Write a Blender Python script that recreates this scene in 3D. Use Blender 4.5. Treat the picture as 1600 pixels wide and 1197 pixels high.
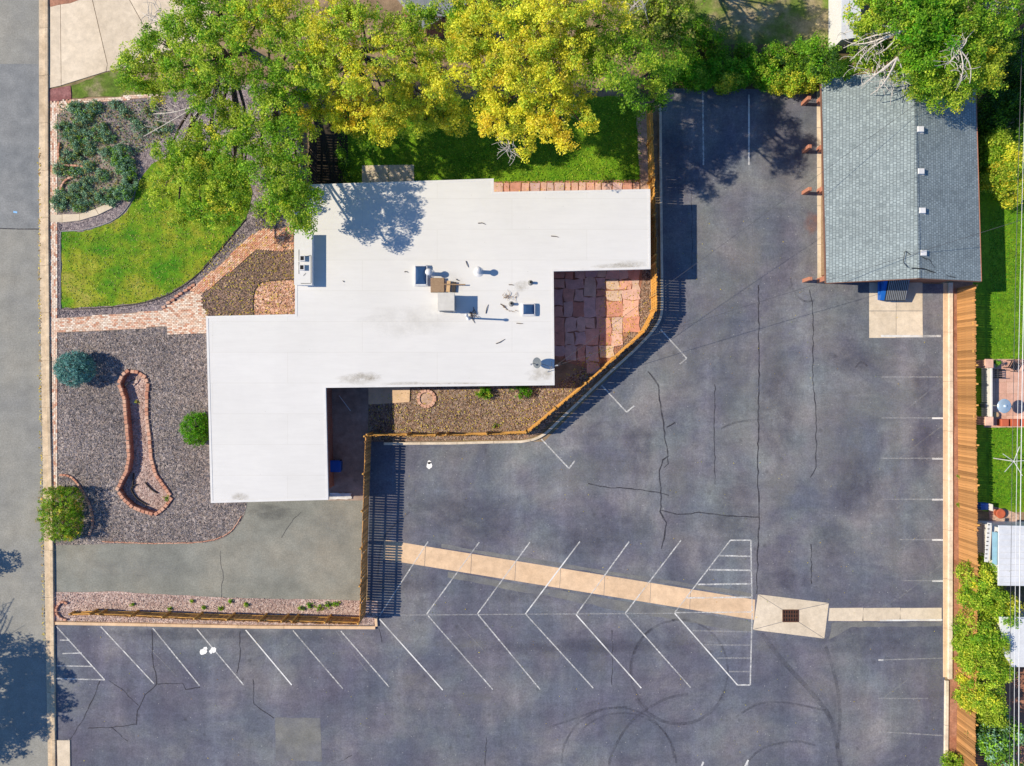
import bpy, math, random
import numpy as np
from mathutils import Vector, Matrix
from mathutils.geometry import tessellate_polygon

for _o in list(bpy.data.objects):
    bpy.data.objects.remove(_o)
rnd = random.Random(7)
rng = np.random.default_rng(11)
scene = bpy.context.scene
COL = scene.collection
PI = math.pi

# ------------------------------------------------------------------ camera
S = 0.04125                      # metres per photograph pixel on the ground
CAM_H = 44.6                     # drone height
def W(px, py, h=0.0):
    """a spot of the photograph, read at height h, as a point of the place"""
    k = S * (1 - h / CAM_H)
    return Vector(((px - 800) * k, (598.5 - py) * k, h))
def G(px, py, z=0.0):
    return Vector(((px - 800) * S, (598.5 - py) * S, z))

cam = bpy.data.cameras.new('camera')
cam.sensor_width = 36
cam.lens = 36 * CAM_H / (1600 * S)
cam.clip_end = 3000
cam_o = bpy.data.objects.new('camera', cam)
cam_o.location = (0, 0, CAM_H)
COL.objects.link(cam_o)
scene.camera = cam_o

# ------------------------------------------------------------------ sky and sun
SUN_EL = math.radians(39.5)
SUN_AZ_DIR = Vector((1.0, -0.05, 0)).normalized()       # way the shadows fall
world = bpy.data.worlds.new('World')
scene.world = world
world.use_nodes = True
wn = world.node_tree
sky = wn.nodes.new('ShaderNodeTexSky')
sky.sky_type = 'NISHITA'
sky.sun_disc = False
sky.sun_elevation = SUN_EL
sky.sun_rotation = math.radians(270 - 2.9)
sky.altitude = 1600
sky.air_density = 1.0
sky.dust_density = 0.0
sky.ozone_density = 8.0
bg = wn.nodes['Background']
bg.inputs['Strength'].default_value = 0.135
wn.links.new(sky.outputs[0], bg.inputs['Color'])
sun = bpy.data.lights.new('sun', 'SUN')
sun.energy = 4.55
sun.angle = math.radians(0.53)
sun.color = (1.0, 0.88, 0.69)
sun_o = bpy.data.objects.new('sun', sun)
ld = Vector((SUN_AZ_DIR.x * math.cos(SUN_EL), SUN_AZ_DIR.y * math.cos(SUN_EL), -math.sin(SUN_EL)))
sun_o.rotation_euler = ld.to_track_quat('-Z', 'Y').to_euler()
sun_o.location = (-40, 0, 40)
COL.objects.link(sun_o)
vs = scene.view_settings
vs.view_transform = 'Standard'
vs.look = 'None'
vs.exposure = 0.36
vs.gamma = 1
vs.use_curve_mapping = False
cy = scene.cycles
cy.max_bounces = 5
cy.diffuse_bounces = 3
cy.glossy_bounces = 2
cy.transmission_bounces = 3
cy.transparent_max_bounces = 8

# ------------------------------------------------------------------ materials
class NT:
    def __init__(s, name):
        s.m = bpy.data.materials.new(name)
        s.m.use_nodes = True
        s.t = s.m.node_tree
        s.b = s.t.nodes['Principled BSDF']
        s.out = s.t.nodes['Material Output']
        s.co = s.t.nodes.new('ShaderNodeTexCoord').outputs['Object']
        s.b.inputs['Specular IOR Level'].default_value = 0.25
    def link(s, a, b): s.t.links.new(a, b)
    def val(s, node, i, v):
        if v is None: return
        if hasattr(v, 'is_linked'): s.link(v, node.inputs[i])
        else: node.inputs[i].default_value = v
    def mapping(s, scale=(1, 1, 1), rot=0.0):
        n = s.t.nodes.new('ShaderNodeMapping')
        n.inputs['Scale'].default_value = scale
        n.inputs['Rotation'].default_value = (0, 0, rot)
        s.link(s.co, n.inputs['Vector'])
        return n.outputs[0]
    def noise(s, scale, detail=4, rough=.55, vec=None, dist=0.0):
        n = s.t.nodes.new('ShaderNodeTexNoise')
        n.inputs['Scale'].default_value = scale
        n.inputs['Detail'].default_value = detail
        n.inputs['Roughness'].default_value = rough
        n.inputs['Distortion'].default_value = dist
        s.link(vec or s.co, n.inputs['Vector'])
        return n.outputs['Fac']
    def voronoi(s, scale, feature='F1', vec=None):
        n = s.t.nodes.new('ShaderNodeTexVoronoi')
        n.feature = feature
        n.inputs['Scale'].default_value = scale
        s.link(vec or s.co, n.inputs['Vector'])
        return n
    def ramp(s, fac, stops, interp='LINEAR'):
        n = s.t.nodes.new('ShaderNodeValToRGB')
        n.color_ramp.interpolation = interp
        e = n.color_ramp.elements
        while len(e) < len(stops): e.new(0.5)
        for i, (p, c) in enumerate(stops):
            e[i].position = p
            if not isinstance(c, (tuple, list)): c = (c, c, c)
            e[i].color = (*c[:3], 1)
        s.link(fac, n.inputs['Fac'])
        return n.outputs['Color']
    def mix(s, fac, a, b, blend='MIX'):
        n = s.t.nodes.new('ShaderNodeMix')
        n.data_type = 'RGBA'
        n.blend_type = blend
        def put(i, v):
            if hasattr(v, 'is_linked'): s.link(v, n.inputs[i])
            else: n.inputs[i].default_value = (*v[:3], 1) if isinstance(v, (tuple, list)) else v
        put(0, fac); put(6, a); put(7, b)
        return n.outputs[2]
    def math(s, op, a, b=0.0):
        n = s.t.nodes.new('ShaderNodeMath')
        n.operation = op
        s.val(n, 0, a); s.val(n, 1, b)
        return n.outputs[0]
    def attr(s, name='col'):
        n = s.t.nodes.new('ShaderNodeAttribute')
        n.attribute_name = name
        return n
    def rand(s):
        return s.t.nodes.new('ShaderNodeObjectInfo').outputs['Random']
    def bump(s, h, strength=.4, dist=.02):
        n = s.t.nodes.new('ShaderNodeBump')
        n.inputs['Strength'].default_value = strength
        n.inputs['Distance'].default_value = dist
        s.link(h, n.inputs['Height'])
        s.link(n.outputs[0], s.b.inputs['Normal'])
    def color(s, c):
        if hasattr(c, 'is_linked'): s.link(c, s.b.inputs['Base Color'])
        else: s.b.inputs['Base Color'].default_value = (*c, 1)
    def rough(s, r): s.b.inputs['Roughness'].default_value = r
    def alpha(s, a): s.link(a, s.b.inputs['Alpha'])

def surf(name, stops, big=.2, mid=1.5, fine=20, mid_amt=.25, fine_amt=.35, rough=.9, bump=.3, bdist=.01, objrand=0.0, big_detail=5):
    t = NT(name)
    c = t.ramp(t.noise(big, big_detail, .6), stops)
    c = t.mix(1.0, c, t.ramp(t.noise(mid, 5, .6), [(.3, 1 - mid_amt), (.7, 1 + mid_amt * .6)]), 'MULTIPLY')
    f = t.noise(min(fine, 11), 6, .85)
    c = t.mix(1.0, c, t.ramp(f, [(.3, 1 - fine_amt), (.7, 1 + fine_amt * .8)]), 'MULTIPLY')
    if objrand:
        c = t.mix(1.0, c, t.ramp(t.rand(), [(0, 1 - objrand), (1, 1 + objrand)]), 'MULTIPLY')
    t.color(c); t.rough(rough)
    if bump: t.bump(f, bump, bdist)
    return t.m

def gravel(name, stones, scale=17, patch=.5):
    t = NT(name)
    n = len(stones)
    def layer(sc):
        v = t.voronoi(sc)
        sep = t.t.nodes.new('ShaderNodeSeparateColor')
        t.link(v.outputs['Color'], sep.inputs[0])
        return v, t.ramp(sep.outputs[0], [((i + .0) / n, x) for i, x in enumerate(stones)], 'CONSTANT'), sep.outputs[1]
    v, c, _ = layer(scale)
    v2, c2, k2 = layer(scale * .5)
    c = t.mix(t.ramp(k2, [(.74, 0), (.79, 1)]), c, c2)
    c = t.mix(1.0, c, t.ramp(t.noise(.3, 6, .7), [(.3, 1 - patch * .55), (.7, 1 + patch * .4)]), 'MULTIPLY')
    soil = tuple(sum(x[k] for x in stones) / n * (1.15, .98, .85)[k] for k in range(3))
    c = t.mix(t.ramp(t.noise(.55, 6, .75), [(.60, 0), (.72, .6)]), c, soil)
    c = t.mix(1.0, c, t.ramp(t.noise(4, 5, .75), [(.3, .76), (.7, 1.2)]), 'MULTIPLY')
    t.color(c); t.rough(.95)
    t.bump(v.outputs['Distance'], .9, -.03)
    return t.m

M = {}
M['street'] = surf('street_asphalt', [(.3, (.25, .252, .24)), (.5, (.285, .282, .255)), (.7, (.325, .312, .27))], .25, 1.1, 28, .16, .34)
M['drive'] = surf('driveway_asphalt', [(.25, (.20, .21, .19)), (.5, (.25, .255, .225)), (.75, (.32, .30, .245))], .22, .8, 28, .22, .36)

def lot_mat():
    t = NT('parking_asphalt')
    sep = t.t.nodes.new('ShaderNodeSeparateXYZ'); t.link(t.co, sep.inputs[0])
    north = t.t.nodes.new('ShaderNodeMapRange')                              # the upper lot is older and more worn than the re-sealed south bays
    north.inputs['From Min'].default_value = -16; north.inputs['From Max'].default_value = -9
    north.inputs['To Min'].default_value = -.035; north.inputs['To Max'].default_value = .035
    t.link(sep.outputs[1], north.inputs['Value'])
    wear = t.math('ADD', t.noise(.17, 8, .70, dist=.5), north.outputs[0])
    base = t.ramp(wear, [(.34, (.104, .107, .142)), (.46, (.132, .137, .165)), (.55, (.168, .174, .188)), (.68, (.222, .228, .222))])
    lane = t.noise(.45, 6, .7, vec=t.mapping((1.0, .10, 1)))                  # wheel paths along the aisle
    c = t.mix(1.0, base, t.ramp(lane, [(.30, .84), (.52, 1.0), (.70, 1.24)]), 'MULTIPLY')
    hz = t.noise(.8, 6, .75, vec=t.mapping((.10, 1.2, 1)))                    # squeegee marks of the seal coat
    c = t.mix(1.0, c, t.ramp(hz, [(.3, .88), (.7, 1.11)]), 'MULTIPLY')
    c = t.mix(1.0, c, t.ramp(t.noise(1.6, 8, .8, dist=.4), [(.3, .78), (.7, 1.18)]), 'MULTIPLY')
    tint = t.noise(.33, 4, .5)
    c = t.mix(1.0, c, t.ramp(tint, [(.35, (.93, 1.0, 1.04)), (.65, (1.05, .98, 1.02))]), 'MULTIPLY')
    f = t.noise(9, 6, .85)
    c = t.mix(1.0, c, t.ramp(f, [(.28, .60), (.72, 1.36)]), 'MULTIPLY')
    dr = t.voronoi(.55)                                                       # oil drips
    c = t.mix(t.ramp(t.math('ADD', dr.outputs['Distance'], t.math('MULTIPLY', t.noise(6, 4, .7), .12)), [(.07, .55), (.16, 0)]), c, (.05, .05, .06))
    sp = t.voronoi(2.2)
    c = t.mix(t.ramp(sp.outputs['Distance'], [(0.0, .8), (.05, .5), (.065, 0)]), c, (.5, .5, .48))
    t.color(c); t.rough(.88); t.bump(f, .35, .01)
    return t.m
M['lot'] = lot_mat()
M['patch'] = surf('asphalt_patch', [(.35, (.145, .15, .17)), (.65, (.21, .21, .195))], .5, 1.2, 26, .2, .3)
M['tan'] = surf('tan_concrete', [(.3, (.66, .46, .285)), (.7, (.76, .55, .36))], .4, 2.0, 20, .16, .14, objrand=.06)
M['cream'] = surf('cream_concrete', [(.3, (.62, .52, .385)), (.7, (.74, .635, .49))], .4, 2.2, 22, .15, .14, objrand=.05)
M['kerb'] = surf('kerb_concrete', [(.3, (.55, .42, .275)), (.7, (.72, .58, .41))], .5, 2.5, 22, .25, .25, objrand=.09)
M['white_kerb'] = surf('pale_kerb', [(.3, (.62, .52, .40)), (.7, (.80, .70, .56))], .5, 2.5, 22, .2, .2, objrand=.05)
M['grey_kerb'] = surf('grey_kerb', [(.3, (.25, .25, .26)), (.7, (.38, .37, .36))], .5, 2.5, 22, .2, .2, objrand=.07)
M['gravel'] = gravel('grey_gravel', [(.08, .075, .085), (.21, .19, .20), (.31, .25, .225), (.16, .15, .17), (.42, .36, .33), (.12, .105, .10), (.26, .22, .19), (.19, .165, .165)])
M['gravel_side'] = gravel('brown_gravel', [(.10, .07, .055), (.33, .22, .16), (.22, .14, .10), (.45, .33, .25), (.15, .10, .075), (.30, .18, .12), (.38, .30, .24), (.20, .15, .11)])
M['gravel_dark'] = gravel('dark_gravel', [(.10, .07, .06), (.23, .16, .13), (.31, .20, .145), (.16, .115, .10), (.40, .28, .22), (.13, .09, .075), (.27, .17, .115), (.20, .14, .12)])
M['gravel_pink'] = gravel('pink_gravel', [(.34, .24, .21), (.52, .40, .36), (.43, .30, .27), (.60, .49, .44), (.28, .20, .18), (.48, .34, .29)], 15)
M['gravel_purple'] = gravel('purple_gravel', [(.13, .11, .12), (.26, .22, .23), (.33, .27, .26), (.19, .165, .18), (.40, .34, .33), (.22, .18, .19)])
M['soil'] = surf('red_soil', [(.3, (.32, .13, .075)), (.7, (.45, .24, .16))], .8, 3, 24, .3, .35)
M['pinkdirt'] = surf('pink_dirt', [(.3, (.46, .30, .22)), (.7, (.62, .44, .34))], .8, 3, 12, .3, .5)
M['ground'] = surf('bare_ground', [(.3, (.21, .15, .09)), (.5, (.32, .23, .145)), (.7, (.21, .19, .07))], .22, 1.4, 20, .4, .45, bump=.5, bdist=.03)
M['lawn'] = surf('front_lawn', [(.40, (.07, .24, .006)), (.48, (.16, .30, .010)), (.55, (.29, .34, .02)), (.68, (.42, .38, .08))], .30, 2.2, 22, .35, .45, bump=.9, bdist=.05)
M['backlawn'] = surf('back_lawn', [(.3, (.10, .26, .006)), (.7, (.22, .36, .014))], .5, 2.2, 22, .35, .6, bump=.9, bdist=.05)
M['mortar'] = surf('paver_joint', [(.3, (.33, .21, .14)), (.7, (.48, .34, .26))], 1, 4, 30)
M['line'] = None
def paint(name, col, lo, hi, sc=7.0, top=1.0):
    t = NT(name)
    a = t.mix(1.0, t.ramp(t.noise(sc, 6, .8), [(lo, 0.0), (hi, top)]), t.ramp(t.noise(.7, 4, .6), [(.25, .25), (.55, 1.0)]), 'MULTIPLY')
    t.color(col); t.rough(.8); t.alpha(a)
    return t.m
M['line'] = paint('white_paint', (.74, .74, .72), .30, .60, 5.0, .9)
M['line_new'] = paint('fresh_white_paint', (.78, .78, .76), .24, .46, 5.0, .95)
M['line_old'] = paint('worn_white_paint', (.50, .50, .50), .34, .80)
M['line_gone'] = paint('nearly_gone_paint', (.38, .38, .38), .38, .95)
M['crack'] = paint('crack_tar', (.045, .044, .055), .22, .55, 2.5, .85)
M['tyre'] = paint('tyre_rubber', (.05, .05, .065), .34, 1.25, 1.6, .8)
def blot(name, col, amt=.8, sc=2.5):
    t = NT(name)
    a = t.math('MULTIPLY', t.attr('a').outputs['Fac'], t.ramp(t.noise(sc, 6, .7), [(.30, 0.0), (.75, 1.0)]))
    a = t.math('MULTIPLY', a, amt)
    t.color(col); t.rough(.95); t.alpha(a)
    return t.m
M['stain_roof'] = blot('roof_dirt', (.32, .27, .18), .42, 3.0)
M['stain_light'] = blot('worn_sealcoat', (.235, .24, .232), .38, 1.4)
M['stain_dark'] = blot('dark_sealcoat', (.085, .088, .125), .5, 1.1)
M['stain_rust'] = blot('rust_stain', (.34, .14, .09), .6, 1.0)
M['rubber_blur'] = blot('rubber_smear', (.05, .05, .06), .55, 1.5)

def roof_mat():
    t = NT('white_membrane')
    c = t.ramp(t.noise(.25, 6, .6), [(.3, (.645, .64, .62)), (.65, (.685, .68, .66))])
    c = t.mix(1.0, c, t.ramp(t.noise(2.5, 6, .7, vec=t.mapping((.25, 1.6, 1))), [(.32, .965), (.6, 1.01)]), 'MULTIPLY')
    br = t.t.nodes.new('ShaderNodeTexBrick')
    br.inputs['Scale'].default_value = 1.0
    br.inputs['Brick Width'].default_value = 9.0
    br.inputs['Row Height'].default_value = 1.85
    br.inputs['Mortar Size'].default_value = .02
    br.inputs['Color1'].default_value = (1, 1, 1, 1)
    br.inputs['Color2'].default_value = (.985, .985, .98, 1)
    br.inputs['Mortar'].default_value = (.93, .925, .91, 1)
    t.link(t.co, br.inputs['Vector'])
    c = t.mix(1.0, c, br.outputs['Color'], 'MULTIPLY')
    sp = t.voronoi(1.4)
    c = t.mix(t.ramp(sp.outputs['Distance'], [(0, .5), (.03, .3), (.04, 0)]), c, (.35, .32, .28))
    t.color(c); t.rough(.7)
    t.bump(t.noise(1.2, 3, .5), .15, .05)
    return t.m
M['roof'] = roof_mat()
M['trim'] = surf('white_trim', [(.3, (.66, .655, .64)), (.7, (.70, .695, .68))], .5, 2, 20, .05, .05, .5, 0)
M['white_metal'] = surf('white_metal', [(.3, (.62, .63, .64)), (.7, (.70, .70, .71))], .5, 3, 20, .1, .08, .45, 0)
M['brickwall'] = None
def brickwall(name, c1, c2, mort):
    t = NT(name)
    br = t.t.nodes.new('ShaderNodeTexBrick')
    br.inputs['Scale'].default_value = 1.0
    br.inputs['Brick Width'].default_value = .22
    br.inputs['Row Height'].default_value = .075
    br.inputs['Mortar Size'].default_value = .008
    br.inputs['Color1'].default_value = (*c1, 1)
    br.inputs['Color2'].default_value = (*c2, 1)
    br.inputs['Mortar'].default_value = (*mort, 1)
    n = t.t.nodes.new('ShaderNodeSeparateXYZ'); t.link(t.co, n.inputs[0])
    cm = t.t.nodes.new('ShaderNodeCombineXYZ')
    t.link(t.math('ADD', n.outputs[0], n.outputs[1]), cm.inputs[0]); t.link(n.outputs[2], cm.inputs[1])
    t.link(cm.outputs[0], br.inputs['Vector'])
    c = t.mix(1.0, br.outputs['Color'], t.ramp(t.noise(3, 5, .7), [(.3, .75), (.7, 1.15)]), 'MULTIPLY')
    t.color(c); t.rough(.9); t.bump(br.outputs['Fac'], .5, -.01)
    return t.m
M['brickwall'] = brickwall('red_brick_wall', (.36, .11, .06), (.28, .085, .05), (.38, .33, .28))
M['brownwall'] = surf('brown_siding', [(.3, (.17, .085, .06)), (.7, (.22, .12, .085))], .6, 3, 25, .15, .15)
M['glass'] = NT('window_glass').m
M['glass'].node_tree.nodes['Principled BSDF'].inputs['Base Color'].default_value = (.03, .045, .06, 1)
M['glass'].node_tree.nodes['Principled BSDF'].inputs['Roughness'].default_value = .08

def shingle_mat():
    t = NT('grey_shingles')
    sep = t.t.nodes.new('ShaderNodeSeparateXYZ'); t.link(t.co, sep.inputs[0])
    cm = t.t.nodes.new('ShaderNodeCombineXYZ')
    t.link(sep.outputs[1], cm.inputs[0]); t.link(sep.outputs[0], cm.inputs[1])
    def br(w, h, ms, off):
        b = t.t.nodes.new('ShaderNodeTexBrick')
        b.offset = off
        b.inputs['Scale'].default_value = 1.0
        b.inputs['Brick Width'].default_value = w
        b.inputs['Row Height'].default_value = h
        b.inputs['Mortar Size'].default_value = ms
        b.inputs['Color1'].default_value = (1, 1, 1, 1)
        b.inputs['Color2'].default_value = (0, 0, 0, 1)
        b.inputs['Mortar'].default_value = (0, 0, 0, 1)
        b.inputs['Bias'].default_value = -.15
        t.link(cm.outputs[0], b.inputs['Vector'])
        return b
    b = br(.24, .17, .018, .5)
    b2 = br(.17, .17, .012, .37)
    c = t.mix(b.outputs['Color'], (.17, .21, .225), (.32, .385, .40))
    c = t.mix(t.math('MULTIPLY', b2.outputs['Color'], .35), c, (.36, .42, .43))
    c = t.mix(b2.outputs['Fac'], c, (.14, .17, .18))
    c = t.mix(1.0, c, t.ramp(t.noise(.5, 5, .6), [(.3, .88), (.7, 1.1)]), 'MULTIPLY')
    c = t.mix(1.0, c, t.ramp(t.noise(16, 3, .7), [(.3, .8), (.7, 1.15)]), 'MULTIPLY')
    t.color(c); t.rough(.92); t.bump(b.outputs['Color'], .6, .012)
    return t.m
M['shingle'] = shingle_mat()
M['pale_roof'] = surf('pale_metal_roof', [(.3, (.60, .63, .67)), (.7, (.70, .72, .75))], .4, 2.5, 14, .1, .1, .6)
M['grey_roof'] = surf('grey_roofing', [(.3, (.33, .35, .37)), (.7, (.42, .44, .46))], .5, 3, 14, .15, .25, .8)

def wood(name, stops, objrand=.25, vertical=True):
    t = NT(name)
    g = t.noise(6, 5, .65, vec=t.mapping((3, 3, .25)))
    c = t.ramp(g, stops)
    c = t.mix(1.0, c, t.ramp(t.rand(), [(0, (1 - objrand, 1 - objrand * 1.05, 1 - objrand)), (1, (1 + objrand * .6, 1 + objrand * .5, 1 + objrand * .7))]), 'MULTIPLY')
    t.color(c); t.rough(.75); t.bump(g, .2, .005)
    return t.m
M['cedar'] = wood('orange_cedar', [(.3, (.36, .175, .05)), (.7, (.55, .30, .115))], .42)
M['cedar_bright'] = wood('golden_cedar', [(.3, (.50, .24, .04)), (.7, (.72, .40, .09))], .25)
M['cedar_rail'] = wood('cedar_rail', [(.3, (.52, .27, .06)), (.7, (.72, .42, .12))], .1)
M['cedar_grey'] = wood('weathered_cedar', [(.3, (.40, .22, .09)), (.7, (.60, .36, .16))])
M['darkwood'] = wood('dark_and_shaded_wood', [(.3, (.035, .03, .028)), (.7, (.07, .06, .05))], .2)  # own tone of edging and boards; on the side fence it paints shade
M['redwood'] = wood('red_brown_wood', [(.3, (.40, .16, .10)), (.7, (.52, .24, .15))], .1)
M['brownwood'] = wood('brown_plywood', [(.3, (.22, .14, .08)), (.7, (.38, .27, .17))], .1)
M['palewood'] = wood('pale_board', [(.3, (.52, .34, .17)), (.7, (.64, .44, .25))], .05)

def attr_mat(name, rough=.85, fine=18, amt=.3, bump=.3):
    t = NT(name)
    f = t.noise(fine, 3, .7)
    c = t.mix(1.0, t.attr('col').outputs['Color'], t.ramp(f, [(.3, 1 - amt), (.7, 1 + amt * .6)]), 'MULTIPLY')
    t.color(c); t.rough(rough); t.bump(f, bump, .008)
    return t.m
M['bricks'] = attr_mat('paver_bricks')
def stone_mat(name, stops, amt=.22):
    t = NT(name)
    c = t.ramp(t.rand(), stops)
    c = t.mix(1.0, c, t.ramp(t.noise(2.0, 6, .7), [(.3, 1 - amt), (.7, 1 + amt * .7)]), 'MULTIPLY')
    f = t.noise(22, 3, .7)
    c = t.mix(1.0, c, t.ramp(f, [(.3, .85), (.7, 1.12)]), 'MULTIPLY')
    t.color(c); t.rough(.85); t.bump(f, .3, .008)
    return t.m
M['flag'] = stone_mat('red_flagstone', [(0, (.58, .26, .18)), (.25, (.68, .36, .27)), (.5, (.74, .47, .36)), (.75, (.60, .40, .37)), (1, (.66, .50, .36))])
M['edge_brick'] = stone_mat('salmon_brick', [(0, (.50, .23, .15)), (.5, (.62, .33, .22)), (1, (.68, .43, .31))])
M['paverslab'] = stone_mat('salmon_paver', [(0, (.60, .34, .25)), (1, (.74, .48, .37))])

def leaf_mat(name, trans=.40, rough=.55):
    t = NT(name)
    a = t.attr('col').outputs['Color']
    t.color(a); t.rough(rough)
    tr = t.t.nodes.new('ShaderNodeBsdfTranslucent')
    t.link(t.mix(1.0, a, (1.3, 1.25, .6), 'MULTIPLY'), tr.inputs['Color'])
    mx = t.t.nodes.new('ShaderNodeMixShader')
    mx.inputs[0].default_value = trans
    t.link(t.b.outputs[0], mx.inputs[1]); t.link(tr.outputs[0], mx.inputs[2])
    t.link(mx.outputs[0], t.out.inputs['Surface'])
    return t.m
M['leaf'] = leaf_mat('leaves')
M['needle'] = leaf_mat('needles', .12, .7)
M['bark'] = surf('bark', [(.3, (.07, .05, .04)), (.7, (.13, .10, .08))], 2, 6, 20, .3, .4)
M['bark_pale'] = surf('pale_bark', [(.3, (.52, .47, .42)), (.7, (.66, .61, .56))], 2, 6, 20, .2, .2)

def plain(name, col, rough=.5, metal=0.0, amt=.12):
    t = NT(name)
    c = t.mix(1.0, col, t.ramp(t.noise(3, 5, .65), [(.3, 1 - amt), (.7, 1 + amt * .6)]), 'MULTIPLY')
    t.color(c); t.rough(rough); t.b.inputs['Metallic'].default_value = metal
    return t.m
M['blue'] = plain('blue_painted_steel', (.015, .13, .50), .5)
M['bluebin'] = plain('blue_plastic', (.02, .10, .42), .45)
M['black'] = plain('black_plastic', (.02, .02, .022), .5)
M['dark'] = plain('dark_hollow', (.012, .012, .014), .8)
M['steel'] = plain('grey_steel', (.34, .36, .38), .45, .5)
M['dish'] = plain('dish_grey', (.13, .15, .17), .55)
M['beige'] = plain('beige_sheet_metal', (.58, .565, .52), .5)
M['louvre'] = plain('louvre_grey', (.25, .25, .24), .6)
M['skyglass'] = plain('skylight_glazing', (.03, .07, .16), .06, 0, .05)
M['rust'] = plain('rusty_iron', (.10, .045, .03), .8)
M['terracotta'] = plain('terracotta', (.50, .12, .06), .7)
M['heater'] = plain('polished_reflector', (.45, .58, .68), .25, .4)
M['wire_bright'] = plain('aluminium_cable', (.62, .63, .64), .5, .1)
M['wire_dark'] = plain('dark_cable', (.09, .09, .10), .6)
M['cloth'] = plain('white_sheeting', (.7, .69, .66), .8)

# ------------------------------------------------------------------ geometry helpers
def mk(name, verts, faces, mat, parent=None, smooth=False, loc=None):
    me = bpy.data.meshes.new(name)
    me.from_pydata([tuple(v) for v in verts], [], [tuple(f) for f in faces])
    me.materials.append(mat)
    if smooth: me.polygons.foreach_set('use_smooth', [True] * len(me.polygons))
    me.update()
    o = bpy.data.objects.new(name, me)
    COL.objects.link(o)
    if loc is not None: o.location = loc
    if parent is not None: adopt(o, parent)
    return o
def world_of(o):
    m = o.matrix_basis.copy()
    if o.parent: m = world_of(o.parent) @ o.matrix_parent_inverse @ m
    return m
def adopt(o, parent):
    o.parent = parent
    o.matrix_parent_inverse = world_of(parent).inverted()
def tag(o, label=None, cat=None, group=None, kind=None):
    if label: o['label'] = label
    if cat: o['category'] = cat
    if group: o['group'] = group
    if kind: o['kind'] = kind
    return o
def empty(name, loc, label, cat, group=None, rz=0.0):
    o = bpy.data.objects.new(name, None)
    o.empty_display_size = .3
    COL.objects.link(o)
    o.location = loc; o.rotation_euler.z = rz
    return tag(o, label, cat, group)
def share(name, me, parent, loc, rz=0.0, scale=(1, 1, 1), rot=None):
    o = bpy.data.objects.new(name, me)
    COL.objects.link(o)
    if parent is not None: adopt(o, parent)
    o.location = loc; o.scale = scale
    o.rotation_euler = rot if rot else (0, 0, rz)
    return o

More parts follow.
